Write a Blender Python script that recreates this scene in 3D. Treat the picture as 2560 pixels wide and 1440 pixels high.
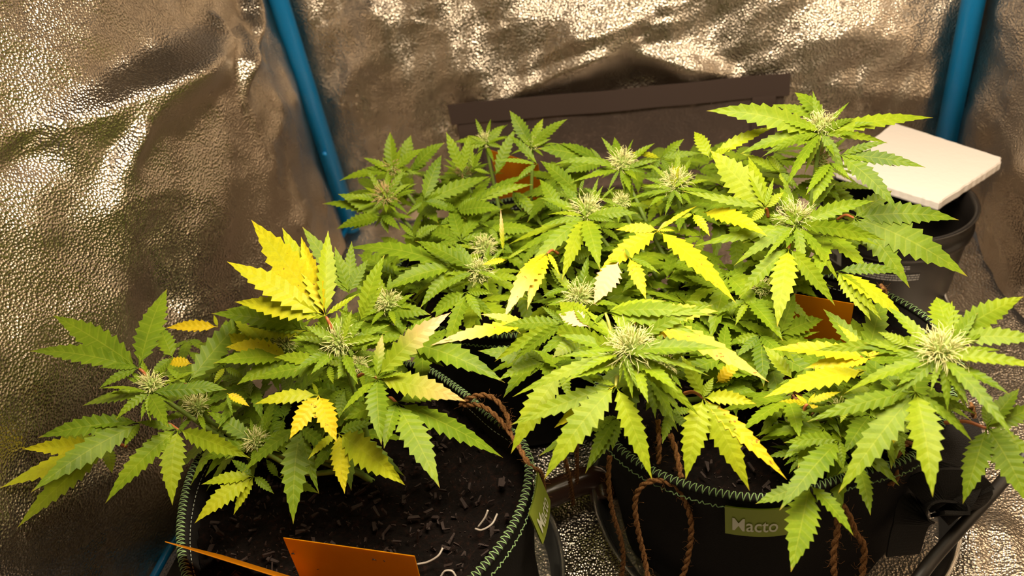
import bpy, math, random
import numpy as np
from mathutils import Vector, Matrix

random.seed(11)
rng = np.random.default_rng(5)
for o in list(bpy.data.objects):
    bpy.data.objects.remove(o)
scene = bpy.context.scene
COL = scene.collection

# ------------------------------------------------------------------ camera
# tent frame: x right along the back wall, y towards the back wall, z up; metres
FPX = 1923.0
CAM_Z = 0.68
_nad = np.array([495.0, 2651.0, FPX]); _dn = _nad / np.linalg.norm(_nad)
_fw = np.array([0, 0, 1.0]) - _dn[2] * _dn; _fw /= np.linalg.norm(_fw)
_rt = np.cross(_dn, _fw)
_a = math.radians(13.5)
R = np.array([math.cos(_a) * _rt - math.sin(_a) * _fw, math.sin(_a) * _rt + math.cos(_a) * _fw, -_dn])
CAM = np.array([0.0, 0.0, CAM_Z])
cd = bpy.data.cameras.new('camera'); cam = bpy.data.objects.new('camera', cd); COL.objects.link(cam)
cd.sensor_width = 36.0; cd.lens = FPX / 2560 * 36.0
cd.clip_start = 0.01
_r = R @ np.array([1, 0, 0.0]); _u = -(R @ np.array([0, 1.0, 0])); _b = -(R @ np.array([0, 0, 1.0]))
cam.matrix_world = Matrix(((_r[0], _u[0], _b[0], 0), (_r[1], _u[1], _b[1], 0), (_r[2], _u[2], _b[2], CAM_Z), (0, 0, 0, 1)))
scene.camera = cam
cd.dof.use_dof = True; cd.dof.focus_distance = 0.66; cd.dof.aperture_fstop = 6.3

# ------------------------------------------------------------------ world, lamp, exposure
w = bpy.data.worlds.new('world'); scene.world = w; w.use_nodes = True
w.node_tree.nodes['Background'].inputs[0].default_value = (1.0, 0.80, 0.62, 1)
w.node_tree.nodes['Background'].inputs[1].default_value = 0.06
LAMP = (0.05, 0.47, 0.79)
ld = bpy.data.lights.new('grow_lamp_offscreen', 'AREA'); ld.shape = 'RECTANGLE'; ld.size = 0.42; ld.size_y = 0.26
ld.energy = 12.8; ld.color = (1.0, 0.83, 0.61)
lo = bpy.data.objects.new('grow_lamp_offscreen', ld); COL.objects.link(lo); lo.location = LAMP
scene.view_settings.view_transform = 'Standard'; scene.view_settings.look = 'None'
scene.view_settings.gamma = 1.0; scene.view_settings.use_curve_mapping = False
scene.view_settings.exposure = 0.0

# ------------------------------------------------------------------ pixel helpers
def ray(x, y):
    return R @ np.array([x - 1280.0, y - 720.0, FPX])
def P(x, y, z):
    d = ray(x, y); return CAM + d * ((z - CAM_Z) / d[2])
def PYp(x, y, yy):
    d = ray(x, y); return CAM + d * (yy / d[1])
def PXp(x, y, xx):
    d = ray(x, y); return CAM + d * (xx / d[0])
def nrm(v):
    return v / (np.linalg.norm(v) + 1e-12)

# ------------------------------------------------------------------ object helpers
WL = {}
def thing(name, loc, label, cat, group=None):
    o = bpy.data.objects.new(name, None); COL.objects.link(o)
    o.empty_display_size = 0.02; o.location = loc; WL[o.name] = np.array(loc, float)
    o['label'] = label; o['category'] = cat
    if group: o['group'] = group
    return o
def tag(o, label, cat, group=None):
    o['label'] = label; o['category'] = cat
    if group: o['group'] = group
    return o
def mk(name, V, F, mat, parent=None, origin=None, smooth=True, uv=None, col=None, kind=None):
    V = np.asarray(V, float)
    if origin is None:
        origin = np.array([V[:, 0].mean(), V[:, 1].mean(), V[:, 2].min()])
    me = bpy.data.meshes.new(name)
    me.from_pydata((V - origin).tolist(), [], [tuple(int(i) for i in f) for f in F])
    if smooth:
        me.polygons.foreach_set('use_smooth', [True] * len(me.polygons))
    if uv is not None:
        l = me.uv_layers.new(name='UVMap')
        idx = np.empty(len(me.loops), int); me.loops.foreach_get('vertex_index', idx)
        l.data.foreach_set('uv', np.asarray(uv, np.float32)[idx].ravel())
    if col is not None:
        c = me.attributes.new('leafcol', 'FLOAT_COLOR', 'POINT')
        a = np.ones((len(V), 4), np.float32); a[:, :3] = np.asarray(col, np.float32)
        c.data.foreach_set('color', a.ravel())
    me.materials.append(mat); me.update()
    o = bpy.data.objects.new(name, me); COL.objects.link(o)
    base = np.zeros(3)
    if parent is not None:
        o.parent = parent; base = WL[parent.name]
    o.location = origin - base
    WL[o.name] = np.asarray(origin, float)
    if kind: o['kind'] = kind
    return o

class MB:
    def __init__(s): s.V = []; s.F = []; s.n = 0; s.uv = []; s.col = []
    def add(s, V, F, uv=None, col=None):
        V = np.asarray(V, float)
        s.F += [tuple(i + s.n for i in f) for f in F]
        s.V.append(V); s.n += len(V)
        if uv is not None: s.uv.append(np.asarray(uv, float))
        if col is not None: s.col.append(np.asarray(col, float))
    def build(s, name, mat, parent=None, **k):
        return mk(name, np.vstack(s.V), s.F, mat, parent, uv=np.vstack(s.uv) if s.uv else None,
                  col=np.vstack(s.col) if s.col else None, **k)

def catmull(pts, per=8, closed=False):
    p = np.asarray(pts, float)
    n = len(p); out = []
    rngi = range(n if closed else n - 1)
    for i in rngi:
        if closed:
            a, b, c, d = p[(i - 1) % n], p[i], p[(i + 1) % n], p[(i + 2) % n]
        else:
            b, c = p[i], p[i + 1]
            a = p[i - 1] if i else 2 * b - c
            d = p[i + 2] if i + 2 < n else 2 * c - b
        for k in range(per):
            t = k / per
            out.append(.5 * ((2 * b) + (-a + c) * t + (2 * a - 5 * b + 4 * c - d) * t * t + (-a + 3 * b - 3 * c + d) * t ** 3))
    if not closed: out.append(p[-1])
    return np.array(out)
def frames(path):
    n = len(path); T = np.gradient(path, axis=0)
    T /= np.linalg.norm(T, axis=1)[:, None] + 1e-12
    u = np.cross(T[0], [0.3, 0.2, 0.9]); u = nrm(u); U = []
    for i in range(n):
        u = nrm(u - T[i] * (u @ T[i])); U.append(u)
    U = np.array(U); return T, U, np.cross(T, U)
def tube(path, r, seg=8, cap=True):
    path = np.asarray(path, float); n = len(path)
    r = np.broadcast_to(r, (n,))
    T, U, W = frames(path)
    a = np.linspace(0, 2 * math.pi, seg, endpoint=False)
    V = (path[:, None, :] + r[:, None, None] * (np.cos(a)[None, :, None] * U[:, None, :] + np.sin(a)[None, :, None] * W[:, None, :])).reshape(-1, 3)
    F = [(i * seg + j, i * seg + (j + 1) % seg, (i + 1) * seg + (j + 1) % seg, (i + 1) * seg + j) for i in range(n - 1) for j in range(seg)]
    if cap:
        F.append(tuple(range(seg - 1, -1, -1))); F.append(tuple((n - 1) * seg + j for j in range(seg)))
    return V, F
def grid_faces(nx, ny, off=0, wrap=False):
    F = []
    for i in range(ny - 1):
        for j in range(nx if wrap else nx - 1):
            j2 = (j + 1) % nx
            F.append((off + i * nx + j, off + i * nx + j2, off + (i + 1) * nx + j2, off + (i + 1) * nx + j))
    return F
def slab(c4, th):
    """closed plate from four corners, thickened along its normal"""
    c = np.asarray(c4, float); n = nrm(np.cross(c[1] - c[0], c[3] - c[0])) * th
    V = np.vstack([c, c + n])
    return V, [(3, 2, 1, 0), (4, 5, 6, 7), (0, 1, 5, 4), (1, 2, 6, 5), (2, 3, 7, 6), (3, 0, 4, 7)]

# ------------------------------------------------------------------ materials
def newmat(name):
    m = bpy.data.materials.new(name); m.use_nodes = True
    nt = m.node_tree; b = nt.nodes['Principled BSDF']
    return m, nt, b
def setp(b, **k):
    for n, v in k.items():
        n = n.replace('_', ' ')
        b.inputs[n].default_value = v
def node(nt, t, **k):
    n = nt.nodes.new(t)
    for a, v in k.items(): setattr(n, a, v)
    return n
def lk(nt, a, b): nt.links.new(a, b)
def math_n(nt, op, a, b=None, c=None, clamp=False):
    n = node(nt, 'ShaderNodeMath', operation=op); n.use_clamp = clamp
    for i, v in enumerate((a, b, c)):
        if v is None: continue
        if hasattr(v, 'links'): lk(nt, v, n.inputs[i])
        else: n.inputs[i].default_value = v
    return n.outputs[0]
def ramp(nt, fac, stops):
    n = node(nt, 'ShaderNodeValToRGB'); e = n.color_ramp.elements
    while len(e) < len(stops): e.new(0.5)
    for i, (p, c) in enumerate(stops):
        e[i].position = p; e[i].color = (*c, 1)
    lk(nt, fac, n.inputs[0]); return n.outputs[0]
def mixc(nt, fac, a, b, mode='MIX'):
    n = node(nt, 'ShaderNodeMix', data_type='RGBA', blend_type=mode)
    for i, v in ((0, fac), (6, a), (7, b)):
        if hasattr(v, 'links'): lk(nt, v, n.inputs[i])
        else: n.inputs[i].default_value = v if i == 0 else (*v, 1)
    return n.outputs[2]
def noise(nt, scale, detail=3, vec=None, rough=.55):
    n = node(nt, 'ShaderNodeTexNoise'); n.inputs['Scale'].default_value = scale
    n.inputs['Detail'].default_value = detail; n.inputs['Roughness'].default_value = rough
    if vec is not None: lk(nt, vec, n.inputs['Vector'])
    return n.outputs['Fac']
def bump(nt, b, h, strength, dist, prev=None):
    n = node(nt, 'ShaderNodeBump'); n.inputs['Strength'].default_value = strength; n.inputs['Distance'].default_value = dist
    lk(nt, h, n.inputs['Height'])
    if prev is not None: lk(nt, prev, n.inputs['Normal'])
    if b is not None: lk(nt, n.outputs[0], b.inputs['Normal'])
    return n.outputs[0]
def objco(nt):
    return node(nt, 'ShaderNodeTexCoord').outputs['Object']

def m_plain(name, col, rough=.5, metal=0, spec=.5, bs=0, bstr=.3, bdist=.001, var=0):
    m, nt, b = newmat(name); setp(b, Base_Color=(*col, 1), Roughness=rough, Metallic=metal, Specular_IOR_Level=spec)
    if bs or var:
        oc = objco(nt); f = noise(nt, bs or 60, 4, oc)
        if bs: bump(nt, b, f, bstr, bdist)
        if var:
            lk(nt, mixc(nt, math_n(nt, 'MULTIPLY', f, var), col, tuple(c * .25 for c in col)), b.inputs['Base Color'])
    return m

def m_foil(name, col, rough, dim, dstr):
    m, nt, b = newmat(name); setp(b, Metallic=1.0, Roughness=rough)
    oc = objco(nt)
    v = node(nt, 'ShaderNodeTexVoronoi', feature='F1'); v.inputs['Scale'].default_value = dim; lk(nt, oc, v.inputs['Vector'])
    n1 = bump(nt, None, v.outputs['Distance'], dstr, 0.0016)
    f2 = noise(nt, 26, 4, oc)
    bump(nt, b, f2, .32, 0.006, n1)
    f3 = noise(nt, 9, 4, oc)
    cc = mixc(nt, f3, tuple(c * .96 for c in col), tuple(min(1, c * 1.03) for c in col))
    lk(nt, cc, b.inputs['Base Color'])
    r = node(nt, 'ShaderNodeMapRange'); r.inputs['To Min'].default_value = rough - .05; r.inputs['To Max'].default_value = rough + .09
    lk(nt, f3, r.inputs['Value']); lk(nt, r.outputs[0], b.inputs['Roughness'])
    return m
FOIL = m_foil('tent_foil', (.60, .52, .43), .26, 380, .6)
FOILF = m_foil('floor_foil', (.62, .56, .49), .24, 380, .7)
BLUE = m_plain('blue_lacquer', (.004, .27, .70), .3)
BLACKPL = m_plain('black_plastic', (.012, .010, .009), .32)
FABRIC = m_plain('black_felt', (.011, .0095, .0085), .95, bs=900, bstr=.6, bdist=.0008, spec=.2)
CABLE = m_plain('cable_rubber', (.012, .009, .007), .5)
THREAD = m_plain('green_thread', (.24, .38, .16), .75, spec=.2)
THREADW = m_plain('pale_thread', (.42, .47, .40), .75, spec=.2)
TAGM = m_plain('tag_fabric', (.27, .34, .03), .7, bs=1500, bstr=.3, bdist=.0004)
TAGW = m_plain('tag_print', (.75, .76, .60), .7)
FOAM = m_plain('white_foam', (.84, .78, .74), .85, bs=130, bstr=.35, bdist=.0015)
WHITE = m_plain('white_print', (.42, .40, .38), .7)
LABELW = m_plain('label_paper', (.62, .60, .58), .6)
WIRE = m_plain('handle_wire', (.22, .20, .18), .4, metal=.8)
STEM = m_plain('green_stem', (.17, .26, .035), .55, bs=300, bstr=.2, var=.4)
PETR = m_plain('red_petiole', (.36, .11, .035), .5, bs=300, bstr=.2)
PETG = m_plain('pale_petiole', (.38, .38, .07), .5, bs=300, bstr=.2)
PISC = m_plain('cream_pistil', (.70, .68, .30), .6)
PISB = m_plain('tan_pistil', (.50, .36, .15), .6)
CALYX = m_plain('calyx_green', (.34, .44, .10), .6, bs=1500, bstr=.5, bdist=.0006, var=.5)
ROOT = m_plain('white_root', (.34, .30, .26), .5)
BROWNP = m_plain('brown_plastic', (.07, .032, .02), .22)
BARK = m_plain('bark_chip', (.017, .0055, .003), .8, bs=400, bstr=.5, var=.6)
BUG = m_plain('stuck_insect', (.01, .006, .003), .6)
HANDLEM = m_plain('black_webbing', (.013, .011, .010), .75, bs=1200, bstr=.9, bdist=.001, spec=.3)
STRAPM, _nt, _bb = newmat('woven_webbing'); setp(_bb, Base_Color=(.057, .038, .032, 1), Roughness=.8, Specular_IOR_Level=.25)
_tc = node(_nt, 'ShaderNodeTexCoord'); _ch = node(_nt, 'ShaderNodeTexChecker'); _ch.inputs['Scale'].default_value = 460
lk(_nt, _tc.outputs['Object'], _ch.inputs['Vector']); bump(_nt, _bb, _ch.outputs['Fac'], .6, .0008)

FLAP, _nt, _bb = newmat('vent_flap_film'); setp(_bb, Base_Color=(.20, .15, .13, 1), Roughness=.34, Metallic=.75)
_oc = objco(_nt); _v = node(_nt, 'ShaderNodeTexVoronoi'); _v.inputs['Scale'].default_value = 210; lk(_nt, _oc, _v.inputs['Vector'])
_p = bump(_nt, None, _v.outputs['Distance'], .5, .0012); bump(_nt, _bb, noise(_nt, 22, 4, _oc), .5, .008, _p)

SOIL, _nt, _bb = newmat('dark_soil'); setp(_bb, Roughness=.95, Specular_IOR_Level=.15)
_oc = objco(_nt); _f = noise(_nt, 160, 8, _oc, .7)
lk(_nt, ramp(_nt, _f, [(.3, (.002, .0013, .001)), (.55, (.007, .0035, .0025)), (.72, (.028, .010, .006))]), _bb.inputs['Base Color'])
bump(_nt, _bb, _f, 1.0, .006)

ROPE, _nt, _bb = newmat('jute_twine'); setp(_bb, Roughness=.95, Specular_IOR_Level=.1)
_f = noise(_nt, 700, 4, objco(_nt))
lk(_nt, ramp(_nt, _f, [(.3, (.11, .045, .016)), (.7, (.34, .17, .065))]), _bb.inputs['Base Color']); bump(_nt, _bb, _f, .8, .0008)

TRAP, _nt, _bb = newmat('orange_sticky_card'); setp(_bb, Roughness=.28)
_t = node(_nt, 'ShaderNodeBsdfTranslucent'); _t.inputs[0].default_value = (.80, .33, .01, 1)
_m = node(_nt, 'ShaderNodeMixShader'); _m.inputs[0].default_value = .5; lk(_nt, _bb.outputs[0], _m.inputs[1]); lk(_nt, _t.outputs[0], _m.inputs[2]); lk(_nt, _m.outputs[0], _nt.nodes['Material Output'].inputs[0])
_f = noise(_nt, 40, 5, objco(_nt))
lk(_nt, ramp(_nt, _f, [(.25, (.66, .26, .002)), (.6, (.76, .33, .004)), (.8, (.64, .27, .003))]), _bb.inputs['Base Color'])

GLASSY, _nt, _bb = newmat('clear_plastic'); setp(_bb, Base_Color=(.92, .9, .86, 1), Roughness=.08, Transmission_Weight=.93, IOR=1.35)

# leaf: leafcol R = yellowing 0..1, G = position along leaflet, B = bleaching
LEAF, nt, b = newmat('hemp_leaf')
at = node(nt, 'ShaderNodeAttribute', attribute_name='leafcol'); sp = node(nt, 'ShaderNodeSeparateColor'); lk(nt, at.outputs['Color'], sp.inputs[0])
yel, tt, ble = sp.outputs[0], sp.outputs[1], sp.outputs[2]
uvn = node(nt, 'ShaderNodeUVMap'); su = node(nt, 'ShaderNodeSeparateXYZ'); lk(nt, uvn.outputs[0], su.inputs[0])
geo = node(nt, 'ShaderNodeNewGeometry'); gpos = geo.outputs['Position']
av = math_n(nt, 'ABSOLUTE', su.outputs[1])
ph = math_n(nt, 'SUBTRACT', su.outputs[0], math_n(nt, 'MULTIPLY', av, .8))
fr = math_n(nt, 'ABSOLUTE', math_n(nt, 'SUBTRACT', math_n(nt, 'FRACT', math_n(nt, 'ADD', ph, .5)), .5))   # 0 at side veins
sv = math_n(nt, 'SUBTRACT', 1, math_n(nt, 'MULTIPLY', fr, 9), clamp=True)
mv = math_n(nt, 'SUBTRACT', 1, math_n(nt, 'MULTIPLY', av, 14), clamp=True)
vein = math_n(nt, 'MAXIMUM', math_n(nt, 'MULTIPLY', sv, .6), mv)
n1 = noise(nt, 45, 3, gpos); n2 = noise(nt, 420, 3, gpos)
yy = math_n(nt, 'ADD', yel, math_n(nt, 'MULTIPLY', math_n(nt, 'SUBTRACT', n1, .5), .35), clamp=True)
basec = ramp(nt, yy, [(0, (.052, .118, .007)), (.25, (.165, .262, .008)), (.5, (.32, .40, .010)), (.75, (.53, .50, .010)), (1, (.70, .52, .012))])
veinc = mixc(nt, .5, basec, (.46, .50, .05))
c1 = mixc(nt, math_n(nt, 'MULTIPLY', vein, .62), basec, veinc)
c1 = mixc(nt, math_n(nt, 'MULTIPLY', math_n(nt, 'SUBTRACT', n2, .42, clamp=True), .8, clamp=True), c1, mixc(nt, .6, c1, (.02, .05, .004)))
c2 = mixc(nt, ble, c1, (.80, .50, .29))
spots = math_n(nt, 'MULTIPLY', math_n(nt, 'GREATER_THAN', noise(nt, 260, 2, gpos), .69), math_n(nt, 'GREATER_THAN', yy, .72))
c3 = mixc(nt, math_n(nt, 'MULTIPLY', spots, .75), c2, (.22, .07, .012))
tip = math_n(nt, 'MULTIPLY', math_n(nt, 'SUBTRACT', tt, .93, clamp=True), 12, clamp=True)
c4 = mixc(nt, math_n(nt, 'MULTIPLY', tip, math_n(nt, 'MULTIPLY', noise(nt, 14, 1, gpos), 1.1), clamp=True), c3, (.50, .26, .05))
lk(nt, c4, b.inputs['Base Color']); setp(b, Roughness=.5, Specular_IOR_Level=.22)
hgt = math_n(nt, 'ADD', math_n(nt, 'MULTIPLY', fr, 1.5), math_n(nt, 'MULTIPLY', n2, .35))
bn = bump(nt, b, hgt, .38, .0010)
tr = node(nt, 'ShaderNodeBsdfTranslucent'); lk(nt, mixc(nt, .5, c4, (.55, .55, .02)), tr.inputs[0]); lk(nt, bn, tr.inputs[1])
mx = node(nt, 'ShaderNodeMixShader'); mx.inputs[0].default_value = .24
lk(nt, b.outputs[0], mx.inputs[1]); lk(nt, tr.outputs[0], mx.inputs[2]); lk(nt, mx.outputs[0], nt.nodes['Material Output'].inputs[0])

# ================================================================== THE TENT
XL, XR, YB, YF = -0.56, 0.446, 1.15, 0.12
ZT = 1.55
def vnoise(x, y, s, seed):
    """cheap smooth noise from sines"""
    r = np.random.default_rng(seed); o = 0
    for k in range(7):
        a = r.uniform(0, 6.28); f = s * r.uniform(.5, 1.9)
        o = o + np.sin((x * math.cos(a) + y * math.sin(a)) * f * 6.28 + r.uniform(0, 6.28))
    return o / 7
def ridges(u, v, segs):
    h = np.zeros_like(u)
    for pts, wd, amp in segs:
        best = np.full_like(u, 9.0); side = np.zeros_like(u); tpar = np.zeros_like(u); n = len(pts) - 1
        for i in range(n):
            a = np.array(pts[i]); d = np.array(pts[i + 1]) - a; L = np.hypot(*d)
            t = np.clip(((u - a[0]) * d[0] + (v - a[1]) * d[1]) / L ** 2, 0, 1)
            du = u - a[0] - t * d[0]; dv = v - a[1] - t * d[1]; q = np.hypot(du, dv)
            s = np.sign(d[0] * dv - d[1] * du); m = q < best
            best = np.where(m, q, best); side = np.where(m, s, side); tpar = np.where(m, (i + t) / n, tpar)
        q = best * np.where(side > 0, 1.0, .5) / wd        # one flank steeper
        h += 1.5 * amp * np.exp(-q * q) * (0.25 + .75 * np.sin(np.clip(tpar, .03, .97) ** 1.3 * math.pi))
    return h
def wall(name, o, ux, uz, nu, nv, un, seed, segs, amp=.006, side=1):
    U, V = np.meshgrid(np.linspace(0, ux, nu), np.linspace(0, uz, nv))
    h = amp * vnoise(U, V, 2.2, seed) + amp * .95 * vnoise(U, V, 5.5, seed + 1) + amp * .26 * vnoise(U, V, 17, seed + 2) + ridges(U, V, segs)
    e = np.minimum(np.minimum(U, ux - U) / .05, 1)
    h = h * e
    return U, V, h
# back wall (u = x - XL, v = z)
def bw(px, py): p = PYp(px, py, YB); return (p[0] - XL, p[2])
segsB = [([bw(1230, 260), bw(1420, 170), bw(1560, 110)], .016, .012), ([bw(1560, 130), bw(1700, 150), bw(1830, 195)], .014, .012),
         ([bw(1300, 60), bw(1500, 30), bw(1640, 10)], .02, .010), ([bw(1330, 170), bw(1440, 95), bw(1610, 60)], .018, .011),
         ([bw(860, 50), bw(930, 32), bw(1000, 45)], .02, .010), ([bw(850, 260), bw(880, 170), bw(930, 130)], .012, .005),
         ([bw(1990, 160), bw(2150, 80), bw(2300, 110)], .05, .012), ([bw(2050, 215), bw(2250, 240), bw(2390, 215)], .03, .008)]
U, V, h = wall('b', 0, XR - XL, ZT, 230, 340, 0, 3, segsB, .009)
h = h - np.minimum(np.minimum(U, XR - XL - U) / .08, 1) * .07 * np.clip(V - .26, 0, 9)
mk('wall_back', np.stack([XL + U, YB - h, V], -1).reshape(-1, 3), grid_faces(230, 340), FOIL, kind='structure', origin=np.array([0, YB, 0]))
# left wall (u = y, v = z), folds read off the photograph
def lw(px, py): p = PXp(px, py, XL); return (p[1] - YF, p[2])
segsL = [([lw(110, 330), lw(300, 215), lw(480, 108)], .018, .034), ([lw(-60, 470), lw(60, 385), lw(120, 345)], .012, -.010),
         ([lw(215, 470), lw(232, 380), lw(245, 310)], .009, .012), ([lw(520, 260), lw(510, 180), lw(560, 70)], .011, .019),
         ([lw(575, 140), lw(585, 60), lw(590, -60)], .010, .020), ([lw(470, 90), lw(475, 40)], .010, .007),
         ([lw(600, 380), lw(640, 300), lw(630, 200)], .018, .006), ([lw(560, 360), lw(540, 270)], .012, .005),
         ([lw(300, 620), lw(230, 520), lw(245, 400)], .03, .010), ([lw(460, 790), lw(640, 590), lw(790, 480)], .03, .008),
         ([lw(0, 1330), lw(200, 1230), lw(420, 1180)], .03, .010), ([lw(300, 610), lw(340, 720), lw(400, 800)], .02, -.008)]
U, V, h = wall('l', 0, YB - YF, ZT, 240, 350, 0, 21, segsL, .0075)
_e = np.minimum(np.minimum(U, YB - YF - U) / .08, 1)
h = h + _e * (.055 * np.exp(-((U + YF - .80) / .27) ** 2) - .09 * np.clip(V - .28, 0, 9) + .0)
mk('wall_left', np.stack([XL + h, YF + U, V], -1).reshape(-1, 3), [f[::-1] for f in grid_faces(240, 350)], FOIL, kind='structure', origin=np.array([XL, .6, 0]))
def rw(px, py): p = PXp(px, py, XR); return (p[1] - YF, p[2])
segsR = [([rw(2420, 620), rw(2470, 720), rw(2540, 800)], .03, .008), ([rw(2500, 200), rw(2540, 420), rw(2500, 560)], .04, .010)]
U, V, h = wall('r', 0, YB - YF, ZT, 160, 240, 0, 40, segsR, .010)
h = h - np.minimum(np.minimum(U, YB - YF - U) / .08, 1) * .08 * np.clip(V - .12, 0, 9)
mk('wall_right', np.stack([XR - h, YF + U, V], -1).reshape(-1, 3), grid_faces(160, 240), FOIL, kind='structure', origin=np.array([XR, .6, 0]))
# floor with wrinkled foil sheet
U, V = np.meshgrid(np.linspace(XL, XR, 190), np.linspace(-.25, YB, 250))
h = .0035 * vnoise(U, V, 5, 77) + .002 * vnoise(U, V, 14, 78)
h += ridges(U, V, [([tuple(P(2390, 1230, 0)[:2]), tuple(P(2420, 1330, 0)[:2]), tuple(P(2440, 1430, 0)[:2])], .012, .008), ([tuple(P(2480, 1250, 0)[:2]), tuple(P(2540, 1420, 0)[:2])], .014, .008)])
h -= .006
mk('floor', np.stack([U, V, h], -1).reshape(-1, 3), grid_faces(190, 250), FOILF, kind='structure', origin=np.array([0, .5, 0]))
U, V = np.meshgrid(np.linspace(XL, XR, 12), np.linspace(YF, YB, 12))
mk('ceiling', np.stack([U, V, np.full_like(U, ZT) + .01 * vnoise(U, V, 3, 5)], -1).reshape(-1, 3), [f[::-1] for f in grid_faces(12, 12)], FOIL, kind='structure', origin=np.array([0, .6, ZT]))

# blue steel poles: thing > tube, joint sleeve, rivet
def pole(x, y, z0, z1, r, label):
    t = thing('tent_pole', (x, y, z0), label, 'pole', None)
    V, F = tube([(x, y, z0), (x, y, z1)], r, 24); mk('tube', V, F, BLUE, t)
    return t
t = pole(XL + .016, YB - .020, 0, ZT, .0150, 'blue steel tent pole standing beside the creased foil wall, rivet low down')
rp = PYp(812, 385, YB - .034); a = np.linspace(0, 2 * math.pi, 14, endpoint=False)
V, F = tube([(rp[0], YB - .0338, rp[2]), (rp[0], YB - .0362, rp[2])], .0042, 14); mk('rivet', V, F, BLUE, t)
pole(XR - .016, YB - .020, 0, ZT, .0150, 'blue steel tent pole standing behind the white foam plate')
V, F = tube([(XL + .012, YF, .010), (XL + .012, YB - .03, .010)], .0045, 16)
tag(mk('floor_pole', V, F, BLUE), 'blue tube of the tent frame lying along the foot of the foil wall', 'pole')
V, F = slab([(XL + .022, YF, .002), (XL + .065, YF, .002), (XL + .065, .74, .002), (XL + .022, .74, .002)], .003)
tag(mk('rubber_strip', V, F, BLACKPL, smooth=False), 'flat black strip lying on the floor beside the blue tube', 'strip')
V, F = tube(catmull([(XL + .068, YF, .006), (XL + .070, .3, .006), (XL + .072, .45, .006), (XL + .069, .6, .006)], 8), .0028, 8)  # thin pale tube running along the edge of the black strip
tag(mk('pale_line', V, F, LABELW), 'thin white line along the floor beside the black strip', 'cable')

# zipped vent flap framed with black webbing on the back wall
vt = thing('vent_flap', (-.06, YB, 0), 'dark vent flap framed with black webbing low on the foil wall', 'vent')
x0, x1, zt_, zb = -.320, .200, .2177, .012
nx, nz = 60, 28
U, V = np.meshgrid(np.linspace(x0 + .006, x1 - .006, nx), np.linspace(zb, zt_ - .01, nz))
mk('panel', np.stack([U, YB - .014 - .0035 * vnoise(U, V, 7, 9) - .002 * vnoise(U, V, 19, 10), V], -1).reshape(-1, 3), grid_faces(nx, nz), FLAP, vt)
def webbing(x0, z0, x1, z1, w, name, seed, y0=YB - .022):
    n = 40; s = np.linspace(0, 1, n); cx = x0 + (x1 - x0) * s; cz = z0 + (z1 - z0) * s
    d = nrm(np.array([x1 - x0, z1 - z0])); px, pz = -d[1], d[0]
    wob = .0016 * np.sin(s * 9 + seed) + .001 * np.sin(s * 23 + seed)
    rows = []
    for e, yo in ((-.5, 0), (.5, 0), (.5, .0025), (-.5, .0025)):
        rows.append(np.stack([cx + px * w * e, y0 + wob - .0 + yo, cz + pz * w * e], -1))
    V = np.stack(rows, 1).reshape(-1, 3)
    F = [(i * 4 + j, i * 4 + (j + 1) % 4, (i + 1) * 4 + (j + 1) % 4, (i + 1) * 4 + j) for i in range(n - 1) for j in range(4)]
    F += [(3, 2, 1, 0), tuple((n - 1) * 4 + j for j in range(4))]
    mk(name, V, F, STRAPM, vt, smooth=False)
webbing(x0, .2010, x1, .2005, .034, 'webbing_strip', 0)
webbing(x0 + .024, .186, x0 + .024, zb, .030, 'webbing_strip', 2, YB - .0195)
webbing(x1 - .036, .186, x1 - .036, zb, .034, 'webbing_strip', 4, YB - .0195)
webbing(x0, zb + .012, x1, zb + .012, .034, 'webbing_strip', 6)

# grow lamp hanging above (its light is the area light at the top of the script)
lt = thing('grow_lamp', (LAMP[0], LAMP[1], LAMP[2] + .004), 'flat white grow lamp hanging above the plants', 'lamp')
lx, ly, lz = LAMP
V, F = slab([(lx - .23, ly - .15, lz + .006), (lx + .23, ly - .15, lz + .006), (lx + .23, ly + .15, lz + .006), (lx - .23, ly + .15, lz + .006)], .006)
mk('board', V, F, LABELW, lt, smooth=False)
V, F = slab([(lx - .10, ly - .05, lz + .013), (lx + .10, ly - .05, lz + .013), (lx + .10, ly + .05, lz + .013), (lx - .10, ly + .05, lz + .013)], .04)
mk('driver_box', V, F, BLACKPL, lt, smooth=False)
for sx in (-1, 1):
    V, F = tube([(lx + sx * .2, ly, lz + .012), (lx + sx * .12, ly, ZT - .012)], .0015, 6); mk('hanging_cord', V, F, WIRE, lt)

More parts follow.
